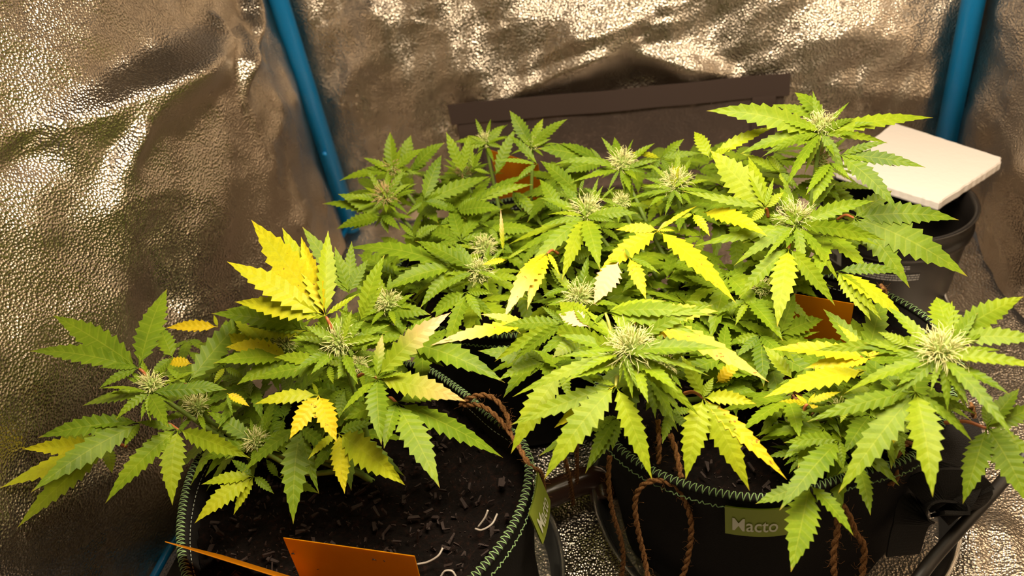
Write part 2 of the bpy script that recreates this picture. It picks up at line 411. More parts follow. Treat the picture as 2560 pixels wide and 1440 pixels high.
# ================================================================== POTS
class Pot:
    pass
def make_pot(cx, cy, rim, r0, label, soil_label, zr=.18, zs=.145, seed=0, thread=True):
    p = Pot(); p.c = np.array([cx, cy]); p.zr = zr
    an = []; rr = []
    for q in rim:
        d = np.array(q) - p.c; an.append(math.atan2(d[1], d[0])); rr.append(np.hypot(*d))
    th = np.linspace(-math.pi, math.pi, 241)
    def rad(t):
        t = np.asarray(t, float); wsum = np.full(t.shape, .25); s = np.full(t.shape, .25 * r0)
        for a_, r_ in zip(an, rr):
            d = np.abs((t - a_ + math.pi) % (2 * math.pi) - math.pi); k = np.exp(-(d / .32) ** 2) + 1e-9
            wsum = wsum + k; s = s + k * r_
        return s / wsum
    p.rad = rad
    t = thing('fabric_pot', (cx, cy, 0), label, 'pot', 'black fabric pots in the tent'); p.root = t
    N = 160; tt_ = np.linspace(0, 2 * math.pi, N, endpoint=False); rb = rad(tt_)
    rings = []
    for z, k in ((.0, .80), (.004, .885), (.03, .91), (.07, .935), (.11, .957), (.15, .98), (zr - .004, .998), (zr, 1.0)):
        wob = .0025 * np.sin(tt_ * 5 + z * 40 + seed) + .0015 * np.sin(tt_ * 11 - z * 60) if 0 < z < zr - .01 else 0
        rings.append(np.stack([cx + (rb * k + wob) * np.cos(tt_), cy + (rb * k + wob) * np.sin(tt_), np.full(N, z)], -1))
    for z, k in ((zr, .976), (zr - .012, .972), (zs - .015, .955)):
        rings.append(np.stack([cx + rb * k * np.cos(tt_), cy + rb * k * np.sin(tt_), np.full(N, z)], -1))
    F = grid_faces(N, len(rings), wrap=True); F.append(tuple(range(N - 1, -1, -1)))
    mk('body', np.vstack(rings), F, FABRIC, t)
    # rim binding and overlock stitching
    M = 900; ta = np.linspace(0, 2 * math.pi, M, endpoint=False); ra = rad(ta)
    V, F = tube(np.vstack([np.stack([cx + ra * .988 * np.cos(ta), cy + ra * .988 * np.sin(ta), np.full(M, zr + .0005)], -1)[::6], [[cx + ra[0] * .988, cy, zr + .0005]]]), .0032, 8, cap=False)
    mk('rim_binding', V, F, FABRIC, t)
    if thread:
        ns = int(2 * math.pi * r0 / .0050); M2 = ns * 10; tb = np.linspace(0, 2 * math.pi, M2); rb2 = rad(tb); ph = tb * ns
        # looping thread over the edge
        phi = np.sin(ph) * 1.55
        r_ = rb2 * .988 + .0036 * np.sin(phi); z_ = zr + .0008 + .0034 * np.cos(phi)
        tw = tb + .35 * np.sin(2 * ph) / ns
        pth = np.stack([cx + r_ * np.cos(tw), cy + r_ * np.sin(tw), z_], -1)
        V, F = tube(pth, .00042, 4, cap=False); mk('overlock_stitching', V, F, THREAD, t, kind='stuff')
        m = MB()
        for dr, zz in ((.0026, zr - .010),):
            pth = np.stack([cx + (rb2 * .996 + dr + .0006 * np.sin(ph * 1.5)) * np.cos(tb), cy + (rb2 * .996 + dr + .0006 * np.sin(ph * 1.5)) * np.sin(tb), zz + .0012 * np.sin(ph)], -1)
            m.add(*tube(pth, .00045, 4, cap=False))
        m.build('chain_stitching', THREAD, t, kind='stuff')
        m = MB()
        pth = np.stack([cx + (rb2 * .972 - .001) * np.cos(tb), cy + (rb2 * .972 - .001) * np.sin(tb), zr - .011 + 0 * tb], -1)
        for i in range(0, M2 - 12, 10):
            m.add(*tube(pth[i:i + 7:3], .0004, 4))
        m.build('inner_stitching', THREADW, t, kind='stuff')
    # soil
    n = 70; g = np.linspace(-1, 1, n); V = []; idx = -np.ones((n, n), int)
    for i in range(n):
        for j in range(n):
            a_ = math.atan2(g[i], g[j]); q = max(abs(g[i]), abs(g[j]))
            V.append((q, a_))
    V = np.array(V); rs = rad(V[:, 1]) * .958 * V[:, 0]
    X = cx + rs * np.cos(V[:, 1]); Y = cy + rs * np.sin(V[:, 1])
    Z = zs + .004 * vnoise(X, Y, 12, seed + 3) + .003 * vnoise(X, Y, 40, seed + 4) + rng.normal(0, .0012, len(X)) + .008 * (V[:, 0] ** 4)
    so = mk('soil', np.stack([X, Y, Z], -1), grid_faces(n, n), SOIL, kind='stuff'); tag(so, soil_label, 'soil')
    p.zs = zs
    return p
pot1 = make_pot(-.275, .410, [(-.417, .389), (-.437, .444), (-.39, .329), (-.179, .501), (-.111, .416), (-.117, .372), (-.142, .322)], .152,
                'round black fabric pot with an orange sticky card stuck in its bare soil', 'dark soil and bark in the pot with the orange sticky card', seed=1)
pot2 = make_pot(.095, .540, [(-.047, .442), (.008, .406), (.067, .393), (.13, .42), (.206, .457), (.215, .643), (.247, .607)], .155,
                'round black fabric pot with a webbing handle and a twine loop over its side', 'dark soil with a tangle of twine in the pot with the webbing handle', seed=2)
pot3 = make_pot(-.165, .735, [(-.187, .60)], .148,
                'round black fabric pot standing under the tan flowers in front of the vent flap', 'dark soil in the pot in front of the vent flap', seed=3)
# bark chips on pot 1's soil (hundreds of crumbs, too small to pick apart)
def chips(pot, n, name, label, mat):
    m = MB()
    for i in range(n):
        a_ = rng.uniform(0, 6.28); r_ = math.sqrt(rng.uniform(0, 1)) * .93 * float(pot.rad(a_)) * .96
        c = np.array([pot.c[0] + r_ * math.cos(a_), pot.c[1] + r_ * math.sin(a_), pot.zs + rng.uniform(.003, .010) + .008 * (r_ / .15) ** 4])
        L = .0015 + .012 * rng.uniform(0, 1) ** 4; wd = L * rng.uniform(.15, .6); hh = rng.uniform(.0008, .0025)
        d = nrm(rng.normal(size=3) * [1, 1, .35]); s = nrm(np.cross(d, [0, 0, 1])); u = np.cross(s, d)
        k = rng.uniform(.5, 1, 8)
        V = [c + d * L * a * k[i2] * .5 + s * wd * b2 * k[(i2 + 3) % 8] * .5 + u * hh * e * .5 for i2, (a, b2, e) in enumerate([(-1, -1, -1), (1, -.7, -1), (1, .6, -1), (-1, 1, -1), (-1, -1, 1), (1, -.5, 1), (1, .8, 1), (-1, .7, 1)])]
        m.add(V, [(3, 2, 1, 0), (4, 5, 6, 7), (0, 1, 5, 4), (1, 2, 6, 5), (2, 3, 7, 6), (3, 0, 4, 7)])
    o = m.build(name, mat, kind='stuff', smooth=False); tag(o, label, 'bark')
chips(pot1, 1100, 'bark_chips', 'reddish bark crumbs scattered over the soil by the orange sticky card', BARK)
chips(pot2, 700, 'bark_chips', 'reddish bark crumbs scattered over the soil below the twine tangle', BARK)

# tags sewn under the rims
def pot_pt(pot, ang, z, off):
    k = np.interp(z, [0, .03, .07, .11, .15, .18], [.885, .91, .935, .957, .98, 1.0])
    r_ = pot.rad(ang) * k + off
    return np.stack([pot.c[0] + r_ * np.cos(ang), pot.c[1] + r_ * np.sin(ang), z + 0 * r_], -1)
def text_mesh(s, bold=.0):
    cu = bpy.data.curves.new('txt', 'FONT'); cu.body = s; cu.size = 1.0; cu.offset = bold; cu.resolution_u = 3
    ob = bpy.data.objects.new('txt', cu); COL.objects.link(ob)
    bpy.context.view_layer.update()
    me = bpy.data.meshes.new_from_object(ob.evaluated_get(bpy.context.evaluated_depsgraph_get()))
    V = np.array([v.co[:2] for v in me.vertices]); F = [tuple(p.vertices) for p in me.polygons]
    bpy.data.objects.remove(ob); bpy.data.curves.remove(cu); bpy.data.meshes.remove(me)
    return V, F
TXV, TXF = text_mesh('Macto', .008)
def pot_tag(pot, a0, a1, z0, z1, lift):
    nx_, nz_ = 12, 5
    A, Z = np.meshgrid(np.linspace(a0, a1, nx_), np.linspace(z0, z1, nz_))
    off = .0042 + lift * ((z1 - Z) / (z1 - z0))
    Vo = pot_pt(pot, A.ravel(), Z.ravel(), off.ravel() + .0012); Vi = pot_pt(pot, A.ravel(), Z.ravel(), off.ravel())
    F = grid_faces(nx_, nz_) + [f[::-1] for f in grid_faces(nx_, nz_, nx_ * nz_)]
    o = mk('brand_tag', np.vstack([Vo, Vi]), F, TAGM, pot.root); o['label'] = 'green fabric tag with pale lettering'
    mn, mxx = TXV.min(0), TXV.max(0)
    q = (TXV - mn) / (mxx - mn)
    a_ = a0 + (a1 - a0) * (.11 + .66 * q[:, 0]); z_ = z0 + (z1 - z0) * (.20 + .46 * q[:, 1])
    o2 = mk('lettering', pot_pt(pot, a_, z_, .0042 + lift * ((z1 - z_) / (z1 - z0)) + .0021), TXF, TAGW, o, smooth=False)
def ang(pot, q): return math.atan2(q[1] - pot.c[1], q[0] - pot.c[0])
qa = ang(pot2, P(1815, 1255, .176)); qb = ang(pot2, P(1985, 1245, .176))
pot_tag(pot2, qa, qb, .138, .175, .001)
qa = ang(pot1, P(1318, 1285, .176)); qb = ang(pot1, P(1345, 1180, .176))
pot_tag(pot1, qa, qb, .138, .177, .010)

# webbing handle on pot 2: looped band
def band(path, side, wd, th, name, mat, parent=None, origin=None):
    path = catmull(path, 10); n = len(path); T, _, _ = frames(path)
    side = np.asarray(side, float)
    if side.ndim == 1: S = np.repeat(side[None], n, 0)
    else:
        k = np.linspace(0, len(side) - 1, n); S = np.stack([np.interp(k, range(len(side)), side[:, c]) for c in range(3)], -1)
    S = S - T * (S * T).sum(1)[:, None]; S /= np.linalg.norm(S, axis=1)[:, None]; Nn = np.cross(T, S)
    V = np.stack([path - S * wd / 2, path + S * wd / 2, path + S * wd / 2 + Nn * th, path - S * wd / 2 + Nn * th], 1).reshape(-1, 3)
    F = [(i * 4 + j, i * 4 + (j + 1) % 4, (i + 1) * 4 + (j + 1) % 4, (i + 1) * 4 + j) for i in range(n - 1) for j in range(4)]
    F += [(3, 2, 1, 0), tuple((n - 1) * 4 + j for j in range(4))]
    return mk(name, V, F, mat, parent, smooth=False)
hb = band([P(2385, 1050, .175), P(2400, 1110, .165), P(2400, 1170, .155), P(2370, 1235, .14), P(2330, 1265, .125)], [(1, .25, 0), (1, .2, 0), (1, .2, .1), (.9, -.2, .35), (.7, -.3, .6)], .036, .002, 'webbing_handle', HANDLEM, pot2.root)
band([P(2440, 1255, .115), P(2370, 1262, .125), P(2310, 1262, .13), P(2275, 1310, .11), P(2255, 1385, .08)], [(.1, -.5, .8), (.1, -.5, .8), (.4, -.5, .7), (.95, .2, .1), (.95, .3, 0)], .030, .002, 'webbing_handle', HANDLEM, pot2.root)

band([P(2295, 1240, .135), P(2345, 1212, .15), P(2405, 1212, .15), P(2440, 1248, .135), P(2410, 1285, .125), P(2345, 1290, .125)], [(.1, .4, 1), (.1, .3, 1), (-.2, .2, 1), (-.6, .1, .8), (.1, -.6, .8), (.1, -.5, .8)], .030, .003, 'handle_knot', HANDLEM, pot2.root)
# clear saucers
def saucer(cx, cy, r, label):
    prof = [(0, .0015), (r * .9, .0015), (r * .93, .004), (r * .98, .030), (r * 1.0, .034), (r * 1.012, .033), (r * 1.0, .029), (r * .945, .003), (r * .92, 0.0), (0, 0.0)]
    N = 72; a_ = np.linspace(0, 2 * math.pi, N, endpoint=False)
    V = np.vstack([np.stack([cx + max(q, 1e-4) * np.cos(a_), cy + max(q, 1e-4) * np.sin(a_), np.full(N, z)], -1) for q, z in prof])
    tag(mk('saucer', V, grid_faces(N, len(prof), wrap=True), GLASSY), label, 'saucer', 'clear plastic saucers')
saucer(-.275, .41, .172, 'clear plastic saucer under the fabric pot with the orange sticky card')
saucer(.095, .535, .174, 'clear plastic saucer under the fabric pot with the lettered tag')
# brown saucer rim between the pots, shaped as a loose short tube
V, F = tube(catmull([P(1345, 1248, .030), P(1400, 1225, .032), P(1470, 1200, .032), P(1500, 1210, .026), P(1512, 1250, .018)], 8), .0145, 18)
tag(mk('brown_rim', V, F, BROWNP), 'glossy brown plastic rim lying on the floor between the fabric pots', 'pipe')

# ================================================================== BUCKET AND FOAM PLATE
br, bz = .089, .150
_q = P(2238, 503, bz); bx, by = _q[0], _q[1]
bt = thing('plastic_bucket', (bx, by, 0), 'black plastic bucket with a wire handle and printed stripes, white foam plate on top', 'bucket')
N = 96; a_ = np.linspace(0, 2 * math.pi, N, endpoint=False)
prof = [(0, .002), (.80, .002), (.82, .005), (.955, bz - .034), (.955, bz - .032), (1.0, bz - .030), (1.005, bz - .024), (.975, bz - .022), (.985, bz - .004), (1.02, bz - .002), (1.022, bz), (.96, bz), (.93, bz - .03), (.80, .01), (0, .01)]
V = np.vstack([np.stack([bx + max(q, 1e-3) * br * np.cos(a_), by + max(q, 1e-3) * br * np.sin(a_), np.full(N, z)], -1) for q, z in prof])
mk('body', V, grid_faces(N, len(prof), wrap=True), BLACKPL, bt)
def bpt(an, z, off=.0008):
    r_ = br * np.interp(z, [.005, bz - .034], [.82, .955]) + off
    return np.stack([bx + r_ * np.cos(an), by + r_ * np.sin(an), z + 0 * r_], -1)
def b_ang(px, py, z): q = P(px, py, z); return math.atan2(q[1] - by, q[0] - bx)
def bpatch(m, a0, a1, z0, z1, off=.0008, n=6):
    A, Z = np.meshgrid(np.linspace(a0, a1, n), np.linspace(z0, z1, 2)); m.add(bpt(A.ravel(), Z.ravel(), off), grid_faces(n, 2))
m = MB(); bpatch(m, -2.82, -2.50, .092, .1145, .0009); lb = m.build('barcode_label', LABELW, bt)
m = MB(); q = -2.78
for i in range(13):
    wdt = random.choice([.006, .009, .013]); bpatch(m, q, q + wdt, .095, .106, .0014, 2); q += wdt + random.choice([.006, .010])
m.build('barcode_bars', BLACKPL, lb)
m = MB(); random.seed(4)
for zc, aa, ab in ((.1125, -2.26, -1.57), (.1090, -2.26, -1.57), (.1055, -2.26, -1.62), (.0985, -2.22, -1.42), (.0950, -2.22, -1.42), (.0915, -2.22, -1.42)):
    q = aa
    while q < ab:
        wdt = random.uniform(.02, .07); bpatch(m, q, min(q + wdt, ab), zc - .0012, zc + .0010, .0009, 3); q += wdt + .008
m.build('fine_print', WHITE, bt)
V, F = tube(catmull([bpt(np.array(.1), np.array(.085), .004), P(2380, 690, .05), P(2362, 735, .04), P(2385, 775, .025), P(2410, 790, .012), P(2420, 830, .008), P(2395, 850, .006)], 8), .0022, 8)
mk('wire_handle', V, F, WIRE, bt)
# foam plate: slightly ragged square slab
fc = [P(2080, 437, bz + .004), P(2345, 521, bz + .004), P(2512, 412, bz + .004), P(2232, 320, bz + .004)]
n = 26; ring = []
for i in range(4):
    for k in range(n):
        q = fc[i] + (fc[(i + 1) % 4] - fc[i]) * k / n
        ring.append(q + rng.normal(0, .0003, 3) * [1, 1, 0] + (fc[(i + 1) % 4] - fc[i]) * 0)
ring = np.array(ring); c = ring.mean(0)
ring[0] += (c - ring[0]) * .05; ring[2 * n] += (c - ring[2 * n]) * .06
ring[2 * n - 1] += (c - ring[2 * n - 1]) * .02
lay = []
for s, z in ((.0, 0), (.99, 0), (1, .002), (1, .010), (.985, .012), (.5, .012), (0.001, .012)):
    L = c + (ring - c) * max(s, .001); L[:, 2] = bz + .0005 + z; lay.append(L)
tag(mk('foam_plate', np.vstack(lay), grid_faces(4 * n, len(lay), wrap=True), FOAM, smooth=False), 'square white foam plate lying on top of the black bucket', 'foam plate')

# ================================================================== STICKY CARDS
def card(corners, label, bugs=0, th=.0006):
    t = thing('sticky_card', tuple(np.mean(corners, 0)), label, 'sticky card', 'orange insect cards')
    V = np.asarray(corners, float); k = len(V); nn = nrm(np.cross(V[1] - V[0], V[2] - V[0])) * th
    W = np.vstack([V, V + nn])
    F = [tuple(range(k))[::-1], tuple(range(k, 2 * k))] + [(i, (i + 1) % k, k + (i + 1) % k, k + i) for i in range(k)]
    mk('card', W, F, TRAP, t, smooth=False)
    return t, V, nn
tl, tr_ = P(708, 1345, .215), P(1036, 1391, .215)
dn_ = np.array([0.0, -.012, -.078]); ex = nrm(tr_ - tl)
t, V, nn = card([tl, tr_, tr_ + dn_, tl + dn_ + ex * .012, tl + dn_ * .82 - ex * .000 + ex * .004], 'orange sticky card with stuck insects standing in the bare soil, facing out')
fn = nrm(np.cross(ex, dn_)); fn = fn if fn @ (CAM - tl) > 0 else -fn
for (u, v, s) in ((.045, .18, 1), (.69, .10, 1), (.77, .10, .5), (.21, .35, .5), (.93, .28, 1.2), (.90, .36, .9), (.95, .40, .9), (.92, .45, .7)):
    c = tl + (tr_ - tl) * u + dn_ * v + fn * .0012; m = MB()
    m.add(*tube([c - ex * .0012 * s, c + ex * .0012 * s], [.0004 * s, .0004 * s], 5))
    for k in range(5):
        d = nrm(ex * rng.normal() + nrm(dn_) * rng.normal()); m.add(*tube([c, c + d * .0022 * s], .00014, 3))
    m.build('stuck_insect', BUG, t)
e0, e1 = P(412, 1355, .215), P(690, 1442, .215)
dd = nrm(e1 - e0); vd = (P(600, 1425, .15) - P(600, 1425, .215)); toc = nrm(CAM - (e0 + e1) / 2)
vv = -nrm(toc - dd * (toc @ dd)) * .07
vv = vv + np.cross(dd, vv) * .045
card([e0, e1, e1 + vv, e0 + vv], 'orange sticky card turned edge-on beside the rim of the pot')
c0 = P(1225, 375, .245); c1 = P(1345, 410, .245)
card([c0, c1, c1 + [0, .004, -.10], c0 + [0, .004, -.10]], 'orange sticky card behind the leaves in front of the vent flap')
c0 = P(1985, 735, .215); c1 = P(2135, 760, .215)
card([c0, c1, c1 + [0, .004, -.065], c0 + [0, .004, -.065]], 'orange sticky card under the leaves beside the twine')

# ================================================================== TWINE AND CABLE
def rope(pts, r, label, fuzz=60, per=10, group='pieces of jute twine'):
    path = catmull(pts, per); seglen = np.linalg.norm(np.diff(path, axis=0), axis=1); L = seglen.sum()
    n = max(30, int(L / (r * .9))); s = np.concatenate([[0], np.cumsum(seglen)]); k = np.linspace(0, L, n)
    path = np.stack([np.interp(k, s, path[:, c]) for c in range(3)], -1)
    T, U, W = frames(path); t = thing('jute_twine', tuple(path[0]), label, 'twine', group)
    for st in range(2):
        a_ = k / (r * 7) * 2 * math.pi + st * math.pi
        pth = path + (U * np.cos(a_)[:, None] + W * np.sin(a_)[:, None]) * r * .52
        V, F = tube(pth, r * .60, 7); mk('strand', V, F, ROPE, t)
    m = MB()
    for i in range(fuzz):
        j = rng.integers(0, n); d = nrm(rng.normal(size=3)); l_ = rng.uniform(.003, .008); e = nrm(rng.normal(size=3)) * l_ * .35
        p0 = path[j] + d * r * .8
        m.add(*tube([p0, p0 + d * l_ * .5 + e, p0 + d * l_ + e * .3], .00013, 3))
    if fuzz: m.build('loose_fibres', ROPE, t, kind='stuff')
    return t
rr = .0024
rope([P(1150, 1010, .19), P(1180, 992, .20), P(1215, 988, .203), P(1245, 1005, .20), P(1268, 1040, .195), P(1275, 1075, .19)], rr, 'short arch of jute twine looped over the rim above the bare soil')
rope([P(1160, 1012, .190), P(1205, 1015, .195), P(1250, 1050, .19), P(1290, 1105, .187), P(1325, 1165, .182), P(1352, 1185, .16), P(1362, 1250, .10)], rr, 'jute twine running along the rim of the pot and down its side')
rope([P(1408, 1130, .16), P(1420, 1180, .13), P(1430, 1230, .08), P(1432, 1262, .05)], .0021, 'jute twine hanging down in front of the brown rim, ending short', 25)
rope([P(1438, 1085, .19), P(1442, 1140, .15), P(1442, 1205, .09)], .0021, 'straight jute twine dropping onto the brown rim', 20)
rope([P(1524, 1140, .19), P(1521, 1200, .17), P(1530, 1275, .14), P(1552, 1350, .105), P(1558, 1400, .08), P(1552, 1450, .055)], .0022, 'long single jute twine hanging down the side of the black pot')
rope([P(1622, 1460, .085), P(1612, 1400, .10), P(1592, 1310, .135), P(1588, 1250, .158), P(1605, 1215, .172), P(1640, 1200, .178), P(1675, 1208, .178), P(1700, 1228, .170), P(1722, 1280, .15), P(1728, 1330, .13), P(1718, 1400, .10), P(1700, 1460, .075)], .0024, 'wide loop of jute twine hanging over the side of the black pot', 90)
rope([P(1645, 1050, .20), P(1648, 1110, .19), P(1646, 1160, .175)], .0022, 'short upright jute twine inside the rim beside the drooping leaf', 20)
rope([P(1675, 1085, .20), P(1690, 1130, .19), P(1703, 1195, .180)], .0024, 'slanting jute twine coming up over the stitched rim', 25)
rope([P(2205, 715, .215), P(2212, 760, .19), P(2185, 810, .165), P(2165, 850, .155)], .0032, 'thick frayed jute twine tied at the rim next to the bucket', 60)
rope([P(2250, 1125, .188), P(2235, 1160, .178), P(2240, 1190, .165), P(2225, 1212, .155)], .0026, 'short frayed twine end hanging over the rim below the yellow leaf', 60)
rope([P(2280, 1108, .19), P(2255, 1112, .192), P(2240, 1135, .186)], .0024, 'little twine knot on the stitched rim beside the webbing handle', 20)
rope([P(2088, 1270, .150), P(2094, 1320, .135), P(2084, 1380, .115), P(2086, 1460, .085)], .0026, 'hanging jute twine on the side of the black pot below the big drooping leaf', 90)
rope([P(2105, 1262, .158), P(2125, 1295, .145), P(2140, 1335, .13), P(2160, 1370, .115), P(2152, 1460, .082)], .0026, 'crooked hanging jute twine beside the straight one on the pot', 90)
rope([P(2428, 1010, .17), P(2436, 1055, .15), P(2430, 1110, .13), P(2420, 1190, .10)], .0022, 'jute twine hanging behind the webbing handle', 30)
# tangle on the soil of pot 2
for i in range(7):
    s = rng.uniform(-1, 1, 2); p0 = np.array([1850 + 40 * i * .5, 940 + 14 * i])
    pts = [P(p0[0] + k * 35 + rng.uniform(-14, 14), p0[1] + 22 * math.sin(k * 1.3 + i) + k * 10 * (i % 3 - 1), .165 + .004 * i) for k in range(5)]
    rope(pts, .0020, 'strand of the jute tangle lying on the soil among the yellow leaves', 25)
# power cable near the front
V, F = tube(catmull([(.425, .40, .006), (.42, .48, .008), (.385, .535, .06), P(2610, 1098, .125), P(2545, 1160, .12), P(2470, 1245, .115), P(2400, 1322, .11), P(2335, 1395, .105), P(2285, 1460, .10), P(2180, 1600, .07), (.06, .22, .02), (.0, .12, .006), (-.1, .02, .006)], 8), .0050, 16)
tag(mk('power_cable', V, F, CABLE), 'thick black power cable running slantwise past the webbing handle', 'cable')
# white roots lying on pot 1's soil
def root(px, label, r=.0009):
    pts = [P(x, y, z) for x, y, z in px]; V, F = tube(catmull(pts, 6), r, 6); tag(mk('white_root', V, F, ROOT), label, 'root', 'white roots on the soil')
root([(1188, 1322, .158), (1205, 1325, .160), (1230, 1310, .163), (1243, 1285, .163)], 'white root curved like a hook on the soil beside the tagged rim')
root([(1195, 1318, .158), (1212, 1295, .165), (1220, 1275, .170)], 'straight white root beside the hook-shaped one on the soil')
root([(1042, 1411, .158), (1070, 1405, .16), (1095, 1390, .164), (1107, 1370, .166)], 'bent white root beside the end of the orange card')
root([(1100, 1445, .158), (1112, 1428, .162), (1130, 1428, .162), (1140, 1442, .159)], 'small arched white root on the soil near the stitched rim')

# ================================================================== PLANTS
REG = {'R1': (0, 480, 2.770), 'R2': (0, 960, 2.977), 'R3': (560, 520, 3.272), 'R4': (600, 900, 2.667), 'R5': (780, 260, 3.429), 'R6': (1200, 300, 3.130),
       'R7': (1700, 200, 2.770), 'R8': (1180, 700, 2.88), 'S1': (1180, 1000, 3.2), 'S2': (1800, 680, 3.272), 'S3': (1800, 1000, 3.272), 'S8': (2000, 420, 3.273), 'P': (0, 0, 1.0)}
def px(reg, q):
    a, b2, s = REG[reg]; return a + q[0] / s, b2 + q[1] / s
UP = np.array([0, 0, 1.0])
LW = 1.0
def leaflet(m, base, ctrl, tip, nor, hw, yel, ble, n=10, fold=.18, stem=.06, roll=0.0):
    """one serrated leaflet on a quadratic bezier; ~100 triangles"""
    def C(t):
        t = np.asarray(t)[..., None]; return (1 - t) ** 2 * base + 2 * t * (1 - t) * ctrl + t ** 2 * tip
    L = np.linalg.norm(tip - base)
    def W(t):
        t = np.clip(t, 0, 1); k = np.clip((t - stem) / (1 - stem), 0, 1)
        return hw * (k ** .8) * ((1 - k) ** 1.22) * 3.45
    V = []; UV = []; K = []; F = []
    ts = np.linspace(0, 1, n + 2)
    dt = ts[1]
    def frame(t):
        d = nrm(C(min(t + .02, 1)) - C(max(t - .02, 0))); s = nrm(np.cross(nor, d)); u = np.cross(d, s)
        if roll: s, u = s * math.cos(roll) + u * math.sin(roll), u * math.cos(roll) - s * math.sin(roll)
        return s, u
    rows = []
    def yv(t): return yel(t) if callable(yel) else yel
    def bv(t): return ble(t) if callable(ble) else ble
    def add(p, t, v):
        V.append(p); UV.append((t / dt, v)); K.append((yv(t), t, bv(t))); return len(V) - 1
    sides = []
    for i, t in enumerate(ts):
        s, u = frame(t); c = C(t); wd = W(t)
        if i == len(ts) - 1:
            ci = add(c, t, 0); rows.append((ci, None, None)); break
        ci = add(c, t, 0); r_ = [ci]
        for sg in (1, -1):
            wv = wd if i > 0 else hw * .05
            mi = add(c + s * sg * wv * .42 + u * (fold * wv * .30), t, sg * .42)
            no = add(c + s * sg * wv * .80 + u * fold * wv * (.75 + .1 * rng.normal()), t, sg * .80)
            r_.append((mi, no))
        rows.append(tuple(r_))
    for i in range(len(ts) - 2):
        t = ts[i]; s, u = frame(t + dt * .8); tq = t + dt * .82
        kq = 1.0 if tq > .80 else 1.24 - .20 * tq; wq = max(W(tq), W(t + dt * .4) * .88) * kq if tq <= .80 else W(tq)
        for k, sg in ((1, 1), (2, -1)):
            mi, no = rows[i][k]
            tc = C(tq)
            if i + 1 < len(ts) - 1 and rows[i + 1][1] is not None:
                mi2, no2 = rows[i + 1][k]; c1 = rows[i + 1][0]
                if i == 0: te = add(C(t + dt * .6) + s * sg * W(t + dt * .6) * .9 + u * fold * W(t + dt * .6) * .6, t + dt * .6, sg)
                else: te = add(tc + s * sg * wq + u * (fold * wq * .9 - .05 * wq), tq, sg)
                fs = [(rows[i][0], mi, mi2, c1), (mi, no, te), (mi, te, no2, mi2)]
            F += [f if sg < 0 else f[::-1] for f in fs]
    i = len(ts) - 2
    for k, sg in ((1, 1), (2, -1)):
        mi, no = rows[i][k]; fs = [(rows[i][0], mi, rows[i + 1][0]), (mi, no, rows[i + 1][0])]
        F += [f if sg < 0 else f[::-1] for f in fs]
    m.add(V, F, UV, K)

class Plant:
    pass
def make_plant(pot, base, label):
    p = Plant(); p.root = thing('hemp_plant', (base[0], base[1], pot.zs), label, 'plant', 'leafy flowering plants in fabric pots'); p.base = np.array([base[0], base[1], pot.zs]); p.tops = []
    return p
A = make_plant(pot1, (-.285, .455), 'leafy serrated plant with yellowing leaves growing in the pot with bare soil in front')
B = make_plant(pot2, (.095, .560), 'tall narrow-leaved plant with pale spiky flowers in the pot with the webbing handle')
D = make_plant(pot3, (-.165, .745), 'broad leaved serrated plant with tan flowers in front of the vent flap')

def normal_at(h, k=.5, jit=.12):
    return nrm(UP * (1 - k) + nrm(CAM - h) * k + rng.normal(0, jit, 3))
def tip3(h, q, n):
    d = ray(*q); den = d @ n
    t = ((h - CAM) @ n) / den
    return CAM + d * t
def fan(pl, reg, hub, z, tips, yel=.15, arch=.10, k=.5, petiole=None, pmat=None, single=False, name='fan_leaf'):
    h = P(*px(reg, hub), z)
    n0 = normal_at(h, k)
    m = MB(); lastL = 0
    for j, T in enumerate(tips):
        q = px(reg, T[:2]); wr = T[2]; y = T[3] if len(T) > 3 else yel; bl = T[4] if len(T) > 4 else 0.0
        n = nrm(n0 + rng.normal(0, .10, 3)) if not single else normal_at(h, k, .16)
        hb_ = h
        if len(T) > 6: hb_ = P(*px(reg, T[5:7]), z + .002)
        tp = tip3(hb_, q, n); L = np.linalg.norm(tp - hb_)
        if L > .17: tp = hb_ + (tp - hb_) * .17 / L; L = .17
        if tp[2] < .06: tp[2] = .06
        y0, b0 = max(y, .18) + rng.normal(0, .04), bl
        tipg = rng.uniform(-.06, .14)
        yf = (lambda t, y0=y0, tg=tipg: float(np.clip(y0 + tg * (t - .5), 0, 1)))
        bf = (lambda t, b0=b0: float(np.clip((t - .35) * 1.9, 0, 1) * b0)) if b0 < 1 else 1.0
        ctrl = (hb_ + tp) / 2 + UP * L * (arch + rng.normal(0, .03)) + n * L * .04
        mm = MB() if single else m
        leaflet(mm, hb_ + n * .0004 * j, ctrl, tp, n, L * wr * .5 * LW, yf, bf, n=10 if L > .05 else 8, fold=rng.uniform(-.10, .34), roll=rng.normal(0, .22))
        if single: mm.build(name, LEAF, pl.root, origin=hb_)
    o = None
    if not single: o = m.build(name, LEAF, pl.root, origin=h)
    if petiole is not None:
        pe = P(*px(reg, petiole), z - .012); mid = (h + pe) / 2 + UP * .004
        V, F = tube(catmull([h, mid, pe], 6), np.linspace(.0011, .0016, 13), 7); mk('petiole', V, F, pmat or PETR, o if o else pl.root)
    return o
def leaves(*a, **k):
    k.setdefault('arch', .12); fan(*a, single=True, name='leaf', **k)

